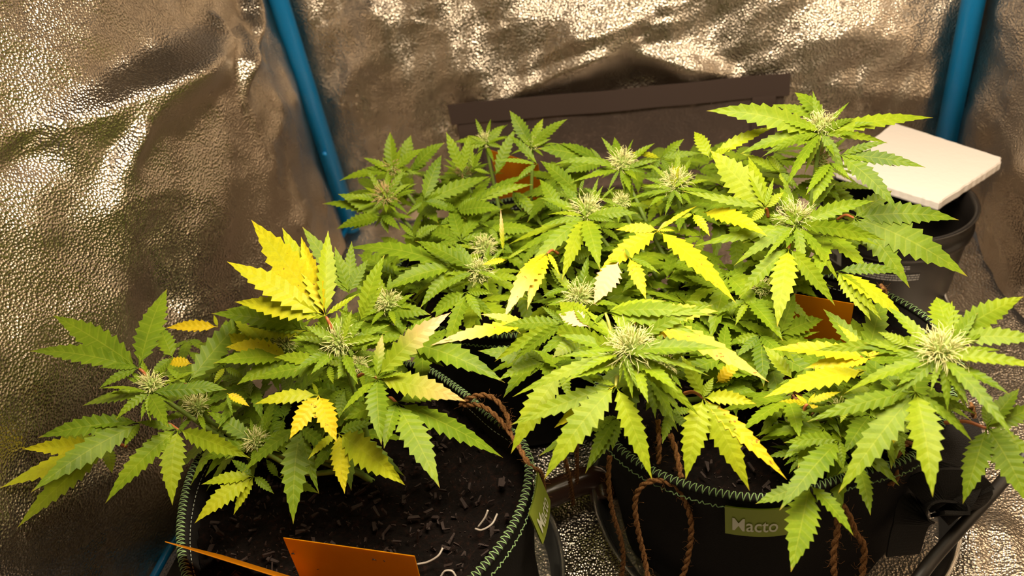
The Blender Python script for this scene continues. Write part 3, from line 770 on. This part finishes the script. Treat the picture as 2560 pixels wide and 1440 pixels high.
def bud(pl, reg, c, z, r, pmat, npis=90, stem=True, plen=1.0):
    r = r * .72; ctr = P(*px(reg, c), z); ax = nrm(UP * .75 + nrm(CAM - ctr) * .35)
    t = MB()
    s1 = nrm(np.cross(ax, [.3, 1, .1])); s2 = np.cross(ax, s1)
    nc = 44
    for i in range(nc):                                     # teardrop calyxes on a domed cluster
        f = (i + .5) / nc; ph_ = i * 2.39996; pol = math.acos(1 - 1.35 * f)
        d = ax * math.cos(pol) + (s1 * math.cos(ph_) + s2 * math.sin(ph_)) * math.sin(pol)
        b0 = ctr + d * r * .35 - ax * r * .25; L = r * rng.uniform(.38, .55); dd_ = nrm(d + ax * .45)
        p_ = np.array([b0, b0 + dd_ * L * .4, b0 + dd_ * L * .75, b0 + dd_ * L * 1.1])
        t.add(*tube(p_, np.array([.10, .17, .11, .015]) * r, 6))
    b_ = t.build('flower_bud', CALYX, pl.root, origin=ctr)
    m = MB()
    for i in range(int(npis * 1.15)):
        f = rng.uniform(0, 1); ph_ = rng.uniform(0, 6.28); pol = math.acos(1 - 1.15 * f)
        d = nrm(ax * math.cos(pol) + (s1 * math.cos(ph_) + s2 * math.sin(ph_)) * math.sin(pol))
        p0 = ctr + d * r * .45; L = r * rng.uniform(.45, .95) * plen; e = rng.normal(0, .45, 3)
        p1 = p0 + nrm(d + ax * .3) * L * .45 + e * L * .1; p2 = p1 + nrm(d + e * .6) * L * .35; p3 = p2 + nrm(d * .5 + e - UP * .25) * L * .3
        m.add(*tube([p0, p1, p2, p3], np.array([.00027, .00026, .00022, .00013]), 4))
    m.build('pistils', pmat, b_, kind='stuff')
    if stem:
        b0 = pl.base + np.array([rng.uniform(-.02, .02), rng.uniform(-.02, .02), 0]); e = ctr - ax * r * .5
        mid = b0 * .35 + e * .65; mid[2] = b0[2] * .62 + e[2] * .38
        V, F = tube(catmull([b0, b0 * .7 + mid * .3 + UP * .012, mid, e * .75 + mid * .25 - UP * .006, e], 8), np.linspace(.0032, .0016, 33), 9)
        mk('branch', V, F, STEM, pl.root)
    # crown of small sugar leaves round the bud
    for i in range(9):
        ph_ = i * 2.4 + rng.uniform(-.3, .3); d = s1 * math.cos(ph_) + s2 * math.sin(ph_)
        h = ctr + d * r * .45 - ax * r * .35; L = r * rng.uniform(1.9, 3.1); up_ = rng.uniform(.05, .55)
        tp = h + nrm(d + ax * up_) * L; mm = MB(); y = float(np.clip(.22 + rng.normal(0, .05), 0, 1))
        leaflet(mm, h, (h + tp) / 2 + ax * L * .12, tp, nrm(ax + rng.normal(0, .15, 3)), L * rng.uniform(.08, .13), y, 0.0, n=8, fold=.25)
        mm.build('sugar_leaf', LEAF, pl.root, origin=h)

# ---------------- plant A, front pot
bud(A, 'R1', (1050, 1345), .285, .016, PISC); bud(A, 'R3', (940, 1105), .305, .019, PISC, 110); bud(A, 'R3', (1340, 770), .262, .018, PISC)
bud(A, 'R2', (1900, 425), .225, .014, PISC); bud(A, 'R3', (500, 1120), .262, .016, PISC); bud(A, 'R3', (1100, 1290), .258, .014, PISC, stem=False); bud(A, 'R2', (1460, 170), .245, .016, PISC)
fan(A, 'R1', (965, 1225), .295, [(365, 853, .25), (200, 1103, .19), (1157, 670, .30), (685, 1362, .28, .12), (690, 1215, .3, .05)], .17, petiole=(1040, 1310))
leaves(A, 'R2', (1120, 70), .287, [(608, 165, .22), (735, 35, .22), (860, 268, .26), (1120, 278, .30), (1255, 325, .38), (1690, 42, .2), (1300, 150, .3)], .2)
fan(A, 'R2', (1325, 340), .255, [(1865, 552, .27, .35), (1283, 905, .34, .33), (783, 890, .25, .28), (1020, 283, .26, .1), (950, 690, .3, .08)], .3, petiole=(1230, 310))
fan(A, 'R2', (1045, 292), .262, [(228, 808, .24, .12), (278, 402, .24, .12), (925, 470, .42, .14), (560, 330, .25, .1)], .12)
fan(A, 'R2', (805, 468), .225, [(0, 775, .30, .62), (128, 1072, .27, .45), (160, 485, .24, .66), (395, 362, .2, .5), (835, 665, .40, .3)], .6, arch=.04, petiole=(940, 465))
fan(A, 'R1', (1292, 1335), .278, [(1778, 785, .22, .06), (1570, 1368, .27, .12), (1150, 1215, .28, .05)], .08, petiole=(1300, 1380))
fan(A, 'R1', (1200, 1155), .272, [(1110, 930, .42, .15), (1040, 1290, .4, .1)], .12)
fan(A, 'R1', (1510, 935), .255, [(1150, 942, .26, 1.0), (1480, 850, .3, .6)], .9)
fan(A, 'R1', (1330, 1190), .262, [(1135, 1182, .4, .98)], .95)
fan(A, 'R3', (835, 890), .320, [(222, 95, .27, .76), (475, 158, .25, .50), (22, 437, .27, .62), (852, 182, .23, .42), (85, 768, .26, .66), (525, 893, .20, .5), (1103, 698, .2, .5), (630, 232, .22, .85)], .7, k=.75, arch=.03, petiole=(890, 1015))
fan(A, 'R3', (1020, 700), .275, [(640, 152, .28, .15), (905, 312, .28, .14), (1045, 270, .24, .14), (870, 560, .3, .12), (1180, 420, .3, .1)], .14, k=.75)
fan(A, 'R3', (1110, 935), .310, [(1314, 383, .28, .30), (930, 830, .3, .2), (1300, 640, .26, .25)], .25, k=.75)
leaves(A, 'R3', (960, 1130), .305, [(1338, 1010, .24), (1155, 918, .3), (1310, 1060, .22), (655, 962, .26), (1110, 1010, .2), (920, 850, .22), (1050, 830, .22)], .24, k=.6)
fan(A, 'R3', (862, 1288), .295, [(225, 1412, .24, .25), (410, 1222, .26, .27), (895, 1440, .44, .25), (600, 1040, .25, .2)], .25)
fan(A, 'R3', (1050, 1205), .292, [(930, 1402, .42, .24), (1260, 1190, .3, .24)], .24)
fan(A, 'R3', (1248, 1390), .290, [(1858, 852, .25, .42, .95), (1296, 1035, .26, .28, .4), (1060, 1270, .3, .2)], .3, k=.6, petiole=(1100, 1375))
fan(A, 'R4', (915, 128), .285, [(1508, 277, .29, .52, .55), (943, 567, .33, .26), (678, 350, .25, .26), (1120, 90, .2, .3)], .3)
fan(A, 'R4', (1045, 287), .258, [(1755, 652, .27, .22), (1332, 853, .31, .22), (960, 592, .34, .16), (1430, 240, .36, .12), (690, 400, .4, .1)], .2, petiole=(985, 265))
fan(A, 'R3', (1480, 1100), .275, [(2125, 1335, .24, .42), (1800, 1300, .34, .18), (2300, 1430, .26, .18), (1700, 880, .34, .12), (2035, 1340, .2, .1)], .2)
fan(A, 'R4', (525, 237), .278, [(330, 528, .40, .95), (645, 547, .44, .93), (95, 295, .28, .62), (480, 150, .3, .4)], .9)
fan(A, 'R4', (660, 492), .238, [(1102, 836, .33, .58), (698, 893, .34, .68), (893, 420, .36, .15), (452, 665, .27, .62)], .55)
fan(A, 'R4', (405, 455), .240, [(355, 1095, .30, .18), (527, 892, .2, .1), (10, 760, .24, .18), (640, 640, .3, .1)], .15)
fan(A, 'R2', (1890, 690), .212, [(1448, 1038, .33, .48), (1738, 976, .30, .50), (1498, 748, .32, .45), (2040, 818, .34, .10), (1720, 560, .3, .1)], .4)
leaves(A, 'R2', (1900, 440), .224, [(1490, 582, .30, .08), (1540, 205, .3, .08), (1965, 235, .26, .06), (2130, 420, .22), (1700, 300, .3)], .08)
fan(A, 'R1', (1845, 1115), .268, [(1615, 872, .36, .48), (1548, 985, .38, .70), (1700, 1060, .3, .9), (1830, 900, .3, .3)], .6)
fan(A, 'R1', (2100, 955), .285, [(1460, 842, .24, .22), (1715, 935, .28, .05), (1900, 830, .3, .12)], .15)
fan(A, 'R1', (2010, 1150), .272, [(1473, 1187, .34, .30), (1640, 1335, .34, .2), (1560, 1075, .34, .85)], .3)
fan(A, 'R1', (1560, 1220), .262, [(1440, 1010, .3, .25), (1480, 1330, .34, .5), (1540, 1040, .3, .3), (1700, 1300, .3, .2)], .3)
fan(A, 'R2', (1690, 70), .262, [(1858, 168, .40, .98), (1735, 243, .16, .2)], .9)
fan(A, 'R3', (700, 1010), .272, [(200, 960, .30, .06), (10, 830, .22, .25), (420, 850, .3, .15), (100, 1050, .3, .6)], .15)
fan(A, 'R3', (1340, 860), .255, [(1690, 872, .38, .1), (1560, 700, .34, .08), (1480, 1010, .36, .1), (1200, 680, .3, .1)], .1)
fan(A, 'R4', (700, 200), .262, [(660, 390, .5, .08), (770, 330, .4, .1), (560, 330, .4, .06)], .08)
fan(A, 'R2', (2080, 700), .190, [(2375, 815, .3, .08), (2330, 560, .26, .5), (1980, 560, .3, .1)], .1)

# ---------------- plant D, back pot
bud(D, 'R5', (690, 555), .290, .016, PISB, 80); bud(D, 'R5', (632, 790), .282, .019, PISB, 110); bud(D, 'R5', (1485, 320), .290, .015, PISC, 80); bud(D, 'R5', (1885, 352), .290, .013, PISC, 60)
bud(D, 'R5', (1300, 590), .270, .014, PISB, 60); bud(D, 'R5', (1480, 1225), .245, .018, PISC, 90); bud(D, 'R3', (2095, 530), .265, .020, PISC, 120)
leaves(D, 'R5', (690, 590), .288, [(670, 238, .36), (438, 463, .30), (455, 547, .26), (232, 660, .24), (988, 378, .26), (600, 450, .24), (940, 600, .22)], .22, k=.7)
fan(D, 'R5', (780, 560), .275, [(848, 265, .46, .22)], .22, k=.8)
leaves(D, 'R5', (640, 830), .280, [(803, 568, .22), (852, 682, .20), (903, 738, .2), (825, 945, .28), (430, 760, .2), (505, 920, .26), (570, 690, .2)], .2, k=.6)
leaves(D, 'R5', (600, 965), .262, [(222, 772, .36, .2), (85, 857, .22, .22), (335, 1082, .27, .16), (655, 1112, .42, .16), (205, 1075, .30, .12), (700, 1035, .3, .15), (760, 1085, .3, .14), (880, 980, .3, .1)], .16)
fan(D, 'R5', (850, 590), .282, [(1140, 332, .36, .2), (990, 520, .3, .16)], .2, k=.75)
fan(D, 'R5', (955, 838), .280, [(1112, 435, .30, .18), (1525, 620, .20, .2), (815, 945, .24, .14), (1260, 952, .32, .18), (1240, 800, .26, .12)], .17, k=.65)
fan(D, 'R5', (1290, 590), .288, [(1148, 238, .30, .25), (1345, 268, .26, .22), (1240, 420, .26, .14)], .22, k=.8)
fan(D, 'R5', (1380, 560), .284, [(1335, 268, .22, .2), (1465, 390, .36, .18), (1530, 600, .34, .2)], .2, k=.8)
leaves(D, 'R5', (1500, 345), .290, [(1648, 182, .40), (1680, 285, .22), (1340, 270, .24), (1210, 330, .24), (1270, 400, .3), (1640, 380, .3)], .24, k=.7)
leaves(D, 'R5', (1880, 375), .290, [(1693, 55, .36), (1982, 125, .36, .3), (2192, 128, .24), (1760, 250, .3), (2050, 300, .24)], .24, k=.8)
fan(D, 'R5', (1930, 520), .292, [(1688, 268, .2, .12), (1545, 490, .13, .16), (1745, 665, .26, .2), (1820, 400, .2, .12)], .14)
fan(D, 'R5', (1570, 610), .270, [(1748, 205, .26, .14), (1700, 420, .3, .12)], .14, k=.8)
fan(D, 'R5', (1400, 842), .270, [(1895, 690, .18, .14), (1890, 600, .2, .12), (1640, 700, .26, .12)], .14)
fan(D, 'R5', (1240, 925), .268, [(1635, 905, .34, .26), (1410, 800, .3, .14), (1090, 850, .3, .16)], .22)
fan(D, 'R5', (1090, 1045), .258, [(1412, 1052, .40, .24), (920, 1130, .3, .14), (1330, 940, .3, .12)], .2)
fan(D, 'R5', (1520, 1065), .255, [(1945, 1092, .36, .24), (1600, 1190, .42, .16), (1420, 1000, .3, .12)], .2)
fan(D, 'R5', (1720, 750), .258, [(1952, 948, .30, .12), (1990, 1070, .2, .14), (1560, 720, .24, .12), (1800, 920, .36, .12)], .12)
fan(D, 'R5', (1640, 1275), .262, [(1618, 903, .12, .55, .9)], .5, k=.85, arch=.02)
fan(D, 'R5', (880, 1150), .245, [(1090, 1040, .42, .16), (760, 1130, .3, .18), (740, 1010, .24, .16)], .16)
fan(D, 'R3', (1890, 492), .268, [(1003, 330, .24, .22), (1580, 268, .22, .18), (1285, 690, .26, .26), (1605, 818, .28, .08), (1770, 370, .2, .1)], .2, petiole=(2010, 530))
leaves(D, 'R3', (2060, 530), .270, [(1880, 272, .28, .2), (1580, 690, .16, .24), (1720, 720, .18, .2), (2350, 400, .16, .3), (2300, 600, .2, .15), (1560, 270, .2, .2)], .2)
fan(D, 'R3', (1985, 692), .272, [(1808, 1232, .24, .26), (2112, 918, .30, .24), (2222, 905, .22, .2), (1690, 862, .3, .26), (2200, 700, .3, .15)], .22)
fan(D, 'R3', (2310, 425), .275, [(2112, 467, .26, .92), (2480, 330, .14, .4)], .8)
fan(D, 'R3', (1420, 560), .245, [(1370, 570, .3, .1), (1400, 690, .34, .1), (1150, 480, .34, .12), (1090, 380, .3, .1)], .1)

# ---------------- plant B, pot with the handle; back tops
bud(B, 'R6', (1110, 335), .295, .019, PISC, 120, plen=1.1); bud(B, 'R6', (1530, 500), .285, .019, PISC, 120, plen=1.2); bud(B, 'R6', (840, 715), .285, .020, PISC, 120, plen=1.2)
bud(B, 'R6', (775, 1390), .250, .019, PISC, 90, plen=1.2); bud(B, 'R6', (1110, 640), .27, .013, PISC, 60); bud(B, 'R7', (978, 335), .335, .021, PISC, 120); bud(B, 'R7', (800, 975), .285, .022, PISC, 130, plen=1.2)
bud(B, 'R8', (1140, 505), .290, .024, PISC, 170, plen=1.1); bud(B, 'S2', (1810, 665), .290, .022, PISC, 170, plen=1.1); bud(B, 'S3', (700, 400), .195, .012, PISC, 60); bud(B, 'S3', (650, 205), .205, .010, PISC, 40, plen=1.3)
bud(B, 'R7', (960, 545), .30, .015, PISB, 50, stem=False); bud(B, 'R8', (2080, 60), .235, .014, PISC, 50); bud(B, 'R8', (1400, 620), .25, .014, PISC, 40, stem=False); bud(B, 'S2', (960, 1130), .215, .012, PISC, 50)
leaves(B, 'R6', (1100, 395), .292, [(1052, 132, .26, .2), (550, 362, .11, .26), (705, 492, .14, .24), (1420, 310, .13, .2), (900, 440, .2, .18), (1130, 560, .2, .14), (1000, 560, .14, .12), (1300, 420, .14)], .2)
fan(B, 'R6', (1415, 302), .290, [(1178, 256, .2, .62), (1598, 148, .34, .22), (1500, 420, .34, .2), (1740, 260, .2, .16), (1330, 440, .3, .16)], .2, k=.7)
fan(B, 'R6', (965, 345), .275, [(620, 183, .34, .16), (448, 222, .38, .18), (860, 215, .2, .16), (640, 420, .34, .14)], .16, k=.7)
fan(B, 'R6', (780, 585), .282, [(468, 318, .30, .16), (560, 590, .3, .12), (820, 440, .2, .14)], .15, k=.65)
fan(B, 'R6', (645, 735), .275, [(465, 462, .30, .22), (490, 640, .34, .16), (730, 600, .34, .14)], .18, k=.7)
fan(B, 'R6', (945, 625), .280, [(813, 528, .2, .16), (1060, 520, .14, .14), (1150, 700, .12, .14)], .14)
leaves(B, 'R6', (830, 775), .286, [(218, 977, .12, .34), (205, 1085, .13, .2), (640, 1258, .24, .45), (938, 1168, .30, .26), (365, 1190, .2, .28), (750, 600, .24, .14), (1080, 690, .16, .14), (1060, 800, .22, .16), (1240, 730, .24, .08), (470, 830, .16, .22), (530, 740, .14, .4)], .22)
leaves(B, 'R6', (1520, 550), .285, [(1138, 637, .12, .2), (1318, 612, .14, .2), (1255, 520, .12, .2), (1725, 560, .24, .16), (1560, 308, .22, .55), (1910, 600, .14, .2), (1590, 665, .24, .14), (1480, 660, .3, .14), (1660, 430, .24, .3)], .18)
fan(B, 'R6', (1395, 870), .282, [(903, 1238, .30, .92), (2005, 1435, .25, .95), (1700, 672, .10, .72), (1525, 865, .22, .7), (1060, 860, .3, .8)], .9, petiole=(1500, 800), pmat=PETG)
fan(B, 'R6', (1665, 735), .286, [(1800, 912, .36, .58), (1565, 770, .36, .5), (1720, 690, .3, .3)], .5)
fan(B, 'R6', (1742, 722), .284, [(2252, 912, .27, .72), (2010, 640, .2, .1)], .7)
fan(B, 'R6', (2232, 692), .298, [(1800, 235, .40, .42), (2100, 285, .34, .38), (2378, 565, .42, .38), (1580, 555, .12, .3), (2115, 800, .5, .5), (2300, 450, .2, .3)], .4, k=.75, arch=.03, petiole=(2255, 760))
fan(B, 'R7', (205, 545), .315, [(98, 358, .38, .48), (664, 322, .19, .5), (350, 470, .5, .45)], .48, k=.7)
fan(B, 'R6', (1085, 1110), .272, [(890, 1445, .52, .7, 1.0), (1000, 1110, .4, .3)], .7, k=.6)
fan(B, 'R6', (1170, 1082), .276, [(1300, 1405, .34, .85), (1412, 1208, .22, .26), (1130, 1000, .3, .3)], .8)
fan(B, 'P', (1368, 634), .282, [(1258, 800, .21, .98, .85), (1318, 775, .23, .92, .35), (1345, 700, .22, .8), (1400, 690, .2, .75), (1290, 690, .16, .85)], .9, petiole=(1395, 634))
fan(B, 'R3', (2500, 955), .270, [(1685, 1125, .20, .85, .9), (2100, 870, .2, .7, .5), (2300, 1010, .24, .7)], .8)
fan(B, 'R6', (700, 1050), .265, [(880, 1050, .62, .10), (620, 1120, .4, .2)], .1, k=.7)
leaves(B, 'R6', (700, 1330), .252, [(540, 1170, .34, .12), (850, 1190, .34, .08), (480, 1390, .24, .14), (560, 1300, .3, .1), (960, 1300, .3, .1)], .12)
# highest top
leaves(B, 'R7', (975, 375), .335, [(183, 214, .22, .28), (430, 190, .24, .28), (1757, 262, .16, .28), (1440, 440, .14, .26), (415, 512, .23, .24), (568, 532, .15, .26), (725, 757, .2, .25), (1145, 690, .22, .24), (905, 440, .2, .26), (1210, 265, .26, .22), (590, 245, .24, .24), (860, 655, .18, .24), (1075, 530, .16, .24)], .25, k=.6)
fan(B, 'R7', (1000, 280), .330, [(793, 85, .44, .26), (640, 170, .26, .26)], .26, k=.85)
fan(B, 'R7', (1105, 525), .322, [(1512, 908, .24, .20), (1703, 607, .20, .16), (1440, 430, .2, .16), (1500, 600, .18, .1), (1290, 650, .26, .18)], .18)
fan(B, 'R7', (1045, 575), .318, [(920, 862, .34, .22), (870, 800, .2, .14), (1180, 690, .2, .14)], .2)
fan(B, 'R7', (690, 640), .300, [(430, 510, .26, .3), (740, 740, .4, .42), (600, 520, .34, .3), (830, 760, .24, .08)], .3, k=.65)
# right top and its leaves
leaves(B, 'R7', (805, 1015), .286, [(688, 738, .30, .22), (1350, 838, .21, .24), (92, 1152, .15, .24), (372, 1287, .18, .24), (568, 1262, .12, .26), (853, 1332, .24, .26), (1112, 1417, .19, .26), (1425, 1112, .2, .2), (1145, 1088, .12, .2), (910, 870, .24, .18), (620, 930, .24, .2), (700, 1170, .14, .16)], .24)
fan(B, 'P', (1972, 622), .278, [(1845, 748, .26, .28), (1943, 818, .30, .44), (2088, 765, .25, .26), (1905, 660, .2, .2)], .3, petiole=(1978, 600))
fan(B, 'R7', (1205, 955), .268, [(1932, 970, .26, .12), (1993, 1362, .30, .24), (1592, 1442, .29, .20), (1470, 765, .46, .06), (1190, 1252, .4, .18)], .16, petiole=(1090, 965))
fan(B, 'S8', (300, 850), .262, [(900, 1293, .26, .55), (580, 1252, .30, .44), (668, 1247, .2, .36), (850, 858, .22, .24)], .45)
fan(B, 'R8', (1990, 150), .240, [(1895, 330, .26, .12), (2240, 440, .34, .18), (2060, 310, .2, .1), (1750, 250, .26, .08), (2290, 250, .3, .08)], .1)
fan(B, 'R8', (2075, 400), .225, [(2100, 770, .34, .10), (1900, 560, .3, .08), (2250, 560, .3, .06), (1830, 480, .3, .08)], .08)
fan(B, 'R8', (2290, 700), .215, [(2095, 470, .32, .40), (2230, 560, .3, .2)], .35, k=.7)
# big front top
leaves(B, 'R8', (1090, 530), .292, [(480, 345, .18, .26), (290, 843, .12, .30), (492, 768, .15, .27), (636, 766, .13, .28), (1062, 742, .16, .27), (1155, 852, .24, .24), (1648, 992, .17, .28), (1712, 692, .10, .27), (1530, 720, .12, .26), (1828, 496, .19, .24), (1500, 622, .12, .26), (780, 525, .14, .26), (1200, 800, .14, .2)], .26)
leaves(B, 'R8', (1190, 440), .292, [(1005, 255, .36, .30), (1250, 308, .34, .2), (1735, 178, .18, .22), (1010, 400, .2, .24), (1330, 330, .3, .2)], .26, k=.75)
fan(B, 'R8', (960, 240), .300, [(1645, 400, .18, .28), (1400, 150, .24, .26), (860, 340, .3, .24), (1740, 260, .16, .26)], .27, petiole=(1010, 420), pmat=PETG)
fan(B, 'R8', (665, 312), .294, [(163, 588, .19, .26), (285, 595, .2, .26), (500, 190, .24, .18), (210, 330, .24, .24)], .25)
fan(B, 'R8', (850, 345), .296, [(628, 160, .42, .34), (622, 245, .46, .4, 1.0), (730, 180, .3, .3)], .34, k=.65)
fan(B, 'R8', (770, 435), .280, [(580, 560, .5, .22, .1), (640, 440, .4, .14)], .2)
fan(B, 'R8', (1035, 762), .275, [(518, 1438, .26, .32), (1298, 1440, .28, .36), (275, 1045, .18, .30), (830, 712, .22, .28), (592, 1065, .28, .78)], .32, petiole=(1050, 700), pmat=PETG)
fan(B, 'R8', (650, 660), .262, [(280, 1252, .30, .40), (520, 900, .3, .2), (700, 860, .4, .36)], .35)
fan(B, 'R8', (525, 600), .258, [(42, 510, .32, .10), (190, 722, .3, .08), (420, 690, .3, .08), (350, 470, .3, .12)], .1)
fan(B, 'R8', (1665, 850), .262, [(1538, 1438, .34, .46), (2000, 1520, .29, .50), (2270, 1440, .17, .98), (2050, 895, .32, .55), (1505, 545, .34, .36), (1740, 700, .4, .4)], .5, petiole=(1530, 818))
fan(B, 'R8', (1240, 292), .280, [(2142, 738, .19, .95, .35), (1772, 225, .32, .85, .2), (1580, 445, .40, .85, .8), (1480, 190, .2, .8)], .9, petiole=(1180, 322))
fan(B, 'R8', (1760, 740), .235, [(1908, 622, .55, 1.0), (1960, 575, .4, 1.0)], 1.0, k=.7)
fan(B, 'R8', (1050, 990), .225, [(845, 1355, .34, .05), (1010, 1230, .34, .05), (815, 1395, .2, .06), (480, 1270, .24, .08), (880, 1050, .3, .05)], .05)
fan(B, 'R8', (1430, 960), .230, [(1590, 1100, .36, .06), (1360, 1110, .3, .06), (1500, 980, .36, .08), (1600, 940, .4, .06), (1370, 1180, .3, .05)], .06)
fan(B, 'R8', (1280, 700), .258, [(1520, 980, .22, .18), (1460, 1030, .26, .08), (1530, 850, .24, .1), (1320, 1000, .3, .06)], .1)
# right front top
leaves(B, 'S2', (1810, 705), .290, [(1210, 697, .11, .28), (1012, 997, .17, .27), (1400, 1032, .22, .26), (1723, 978, .2, .26), (2022, 1142, .18, .28), (2420, 1385, .14, .28), (1395, 575, .10, .28), (1862, 1148, .2, .24), (2640, 790, .18, .27), (2300, 640, .16, .26), (2200, 490, .12, .26), (1560, 560, .26, .24)], .27)
leaves(B, 'S2', (1870, 545), .290, [(1770, 205, .56, .30), (2485, 200, .34, .32), (2680, 560, .25, .28), (1640, 520, .34, .26), (2150, 560, .2, .24)], .3, k=.7)
fan(B, 'S2', (1560, 610), .292, [(765, 645, .16, .28), (1290, 490, .34, .26), (1600, 480, .34, .28)], .27)
fan(B, 'S2', (1600, 985), .268, [(708, 1228, .17, .26), (965, 1812, .25, .30), (1740, 1842, .30, .28), (2065, 1388, .16, .16), (1380, 880, .36, .15)], .28)
fan(B, 'S2', (1195, 805), .262, [(356, 1028, .28, .70), (1000, 880, .34, .6)], .7)
fan(B, 'S2', (1230, 720), .255, [(402, 635, .24, .92), (960, 430, .2, .6), (1290, 600, .5, .9), (690, 790, .34, .95), (900, 800, .34, .9)], .92)
fan(B, 'S2', (720, 1082), .225, [(443, 1072, .26, .88), (615, 1000, .30, .8), (780, 990, .3, .85), (930, 1212, .24, .85), (990, 980, .26, .7)], .85, petiole=(670, 1180))
fan(B, 'S2', (600, 885), .235, [(348, 598, .30, .40), (690, 800, .3, .1), (480, 920, .3, .2)], .3, k=.7)
fan(B, 'S3', (2180, 232), .235, [(1985, 852, .34, .10), (2620, 50, .36, .16), (2450, -95, .40, .16), (2600, 480, .34, .12), (2540, 880, .36, .07), (2170, -20, .3, .12)], .12, petiole=(1840, 185))
fan(B, 'S3', (980, 330), .232, [(485, 905, .26, .14), (300, 850, .0001, .1), (520, 350, .26, .12), (1010, 560, .34, .1)], .14)
fan(B, 'S3', (735, 700), .214, [(580, 1408, .36, .16), (1092, 1110, .34, .10), (290, 850, .32, .12)], .14)
fan(B, 'S3', (1130, 520), .212, [(1232, 945, .32, .16), (960, 610, .3, .1)], .14)
leaves(B, 'S3', (690, 430), .196, [(378, 472, .28, .14), (563, 605, .24, .14), (860, 420, .22, .14), (470, 300, .3, .1)], .14)
leaves(B, 'S3', (640, 220), .206, [(285, 300, .34, .10), (493, 62, .36, .08), (960, 240, .26, .1), (800, 130, .3, .1)], .1)
fan(B, 'S3', (1460, 270), .22, [(1510, 470, .3, .08), (1590, 340, .3, .06), (1410, 130, .34, .08), (1280, 400, .5, .95)], .08)
fan(B, 'S3', (1700, -20), .25, [(2100, 120, .2, .1), (2060, 330, .16, .12), (1900, 100, .3, .08)], .1)
fan(B, 'S3', (1040, 60), .24, [(985, 190, .4, .4), (1180, -30, .4, .3)], .35)

# ---------------- undergrowth: lower, shaded leaves of the same plants
def under(pl, x0, y0, x1, y1, n, z0, z1, y=.08, L=(.042, .075)):
    for i in range(n):
        q = (rng.uniform(x0, x1), rng.uniform(y0, y1)); h = P(*q, rng.uniform(z0, z1))
        az = rng.uniform(0, 6.28); n0 = nrm(UP + rng.normal(0, .25, 3)); k = int(rng.integers(3, 6)); m = MB(); LL = rng.uniform(*L)
        yy_ = float(np.clip(max(y, .20) + rng.normal(0, .05), 0, 1))
        for j in range(k):
            a2 = az + (j - (k - 1) / 2) * .75; l_ = LL * (1 - .16 * abs(j - (k - 1) / 2))
            d = np.array([math.cos(a2), math.sin(a2), 0]); d = nrm(d - n0 * (d @ n0))
            tp = h + d * l_ - UP * l_ * rng.uniform(.05, .35); tp[2] = max(tp[2], .155)
            leaflet(m, h, (h + tp) / 2 + UP * l_ * .12, tp, n0, l_ * rng.uniform(.12, .17), yy_, 0.0, n=8, fold=rng.uniform(0, .3))
        m.build('fan_leaf', LEAF, pl.root, origin=h)
under(A, 430, 840, 1010, 1000, 34, .20, .255, .12); under(A, 560, 1000, 860, 1120, 10, .195, .22); under(A, 880, 660, 1080, 860, 16, .20, .25, .12); under(A, 640, 780, 900, 900, 10, .22, .27, .25)
under(D, 930, 430, 1205, 620, 28, .20, .255, .12); under(D, 1205, 500, 1400, 620, 12, .19, .23, .1); under(D, 1000, 600, 1400, 770, 22, .20, .25, .1)
under(B, 1380, 400, 1900, 600, 44, .20, .265, .13); under(B, 1380, 600, 1950, 810, 42, .19, .245, .1); under(B, 1850, 360, 2080, 640, 22, .21, .28, .14); under(B, 1330, 800, 1900, 960, 26, .19, .245, .1); under(B, 1880, 640, 1985, 880, 12, .18, .23, .08)
under(B, 1960, 880, 2330, 1080, 22, .185, .225, .1)
# main stems
for pl in (A, B, D):
    b0 = pl.base; V, F = tube(catmull([b0 - UP * .01, b0 + [.004, .002, .03], b0 + [-.003, .004, .075]], 8), np.linspace(.0075, .005, 17), 12)
    mk('main_stem', V, F, STEM, pl.root)
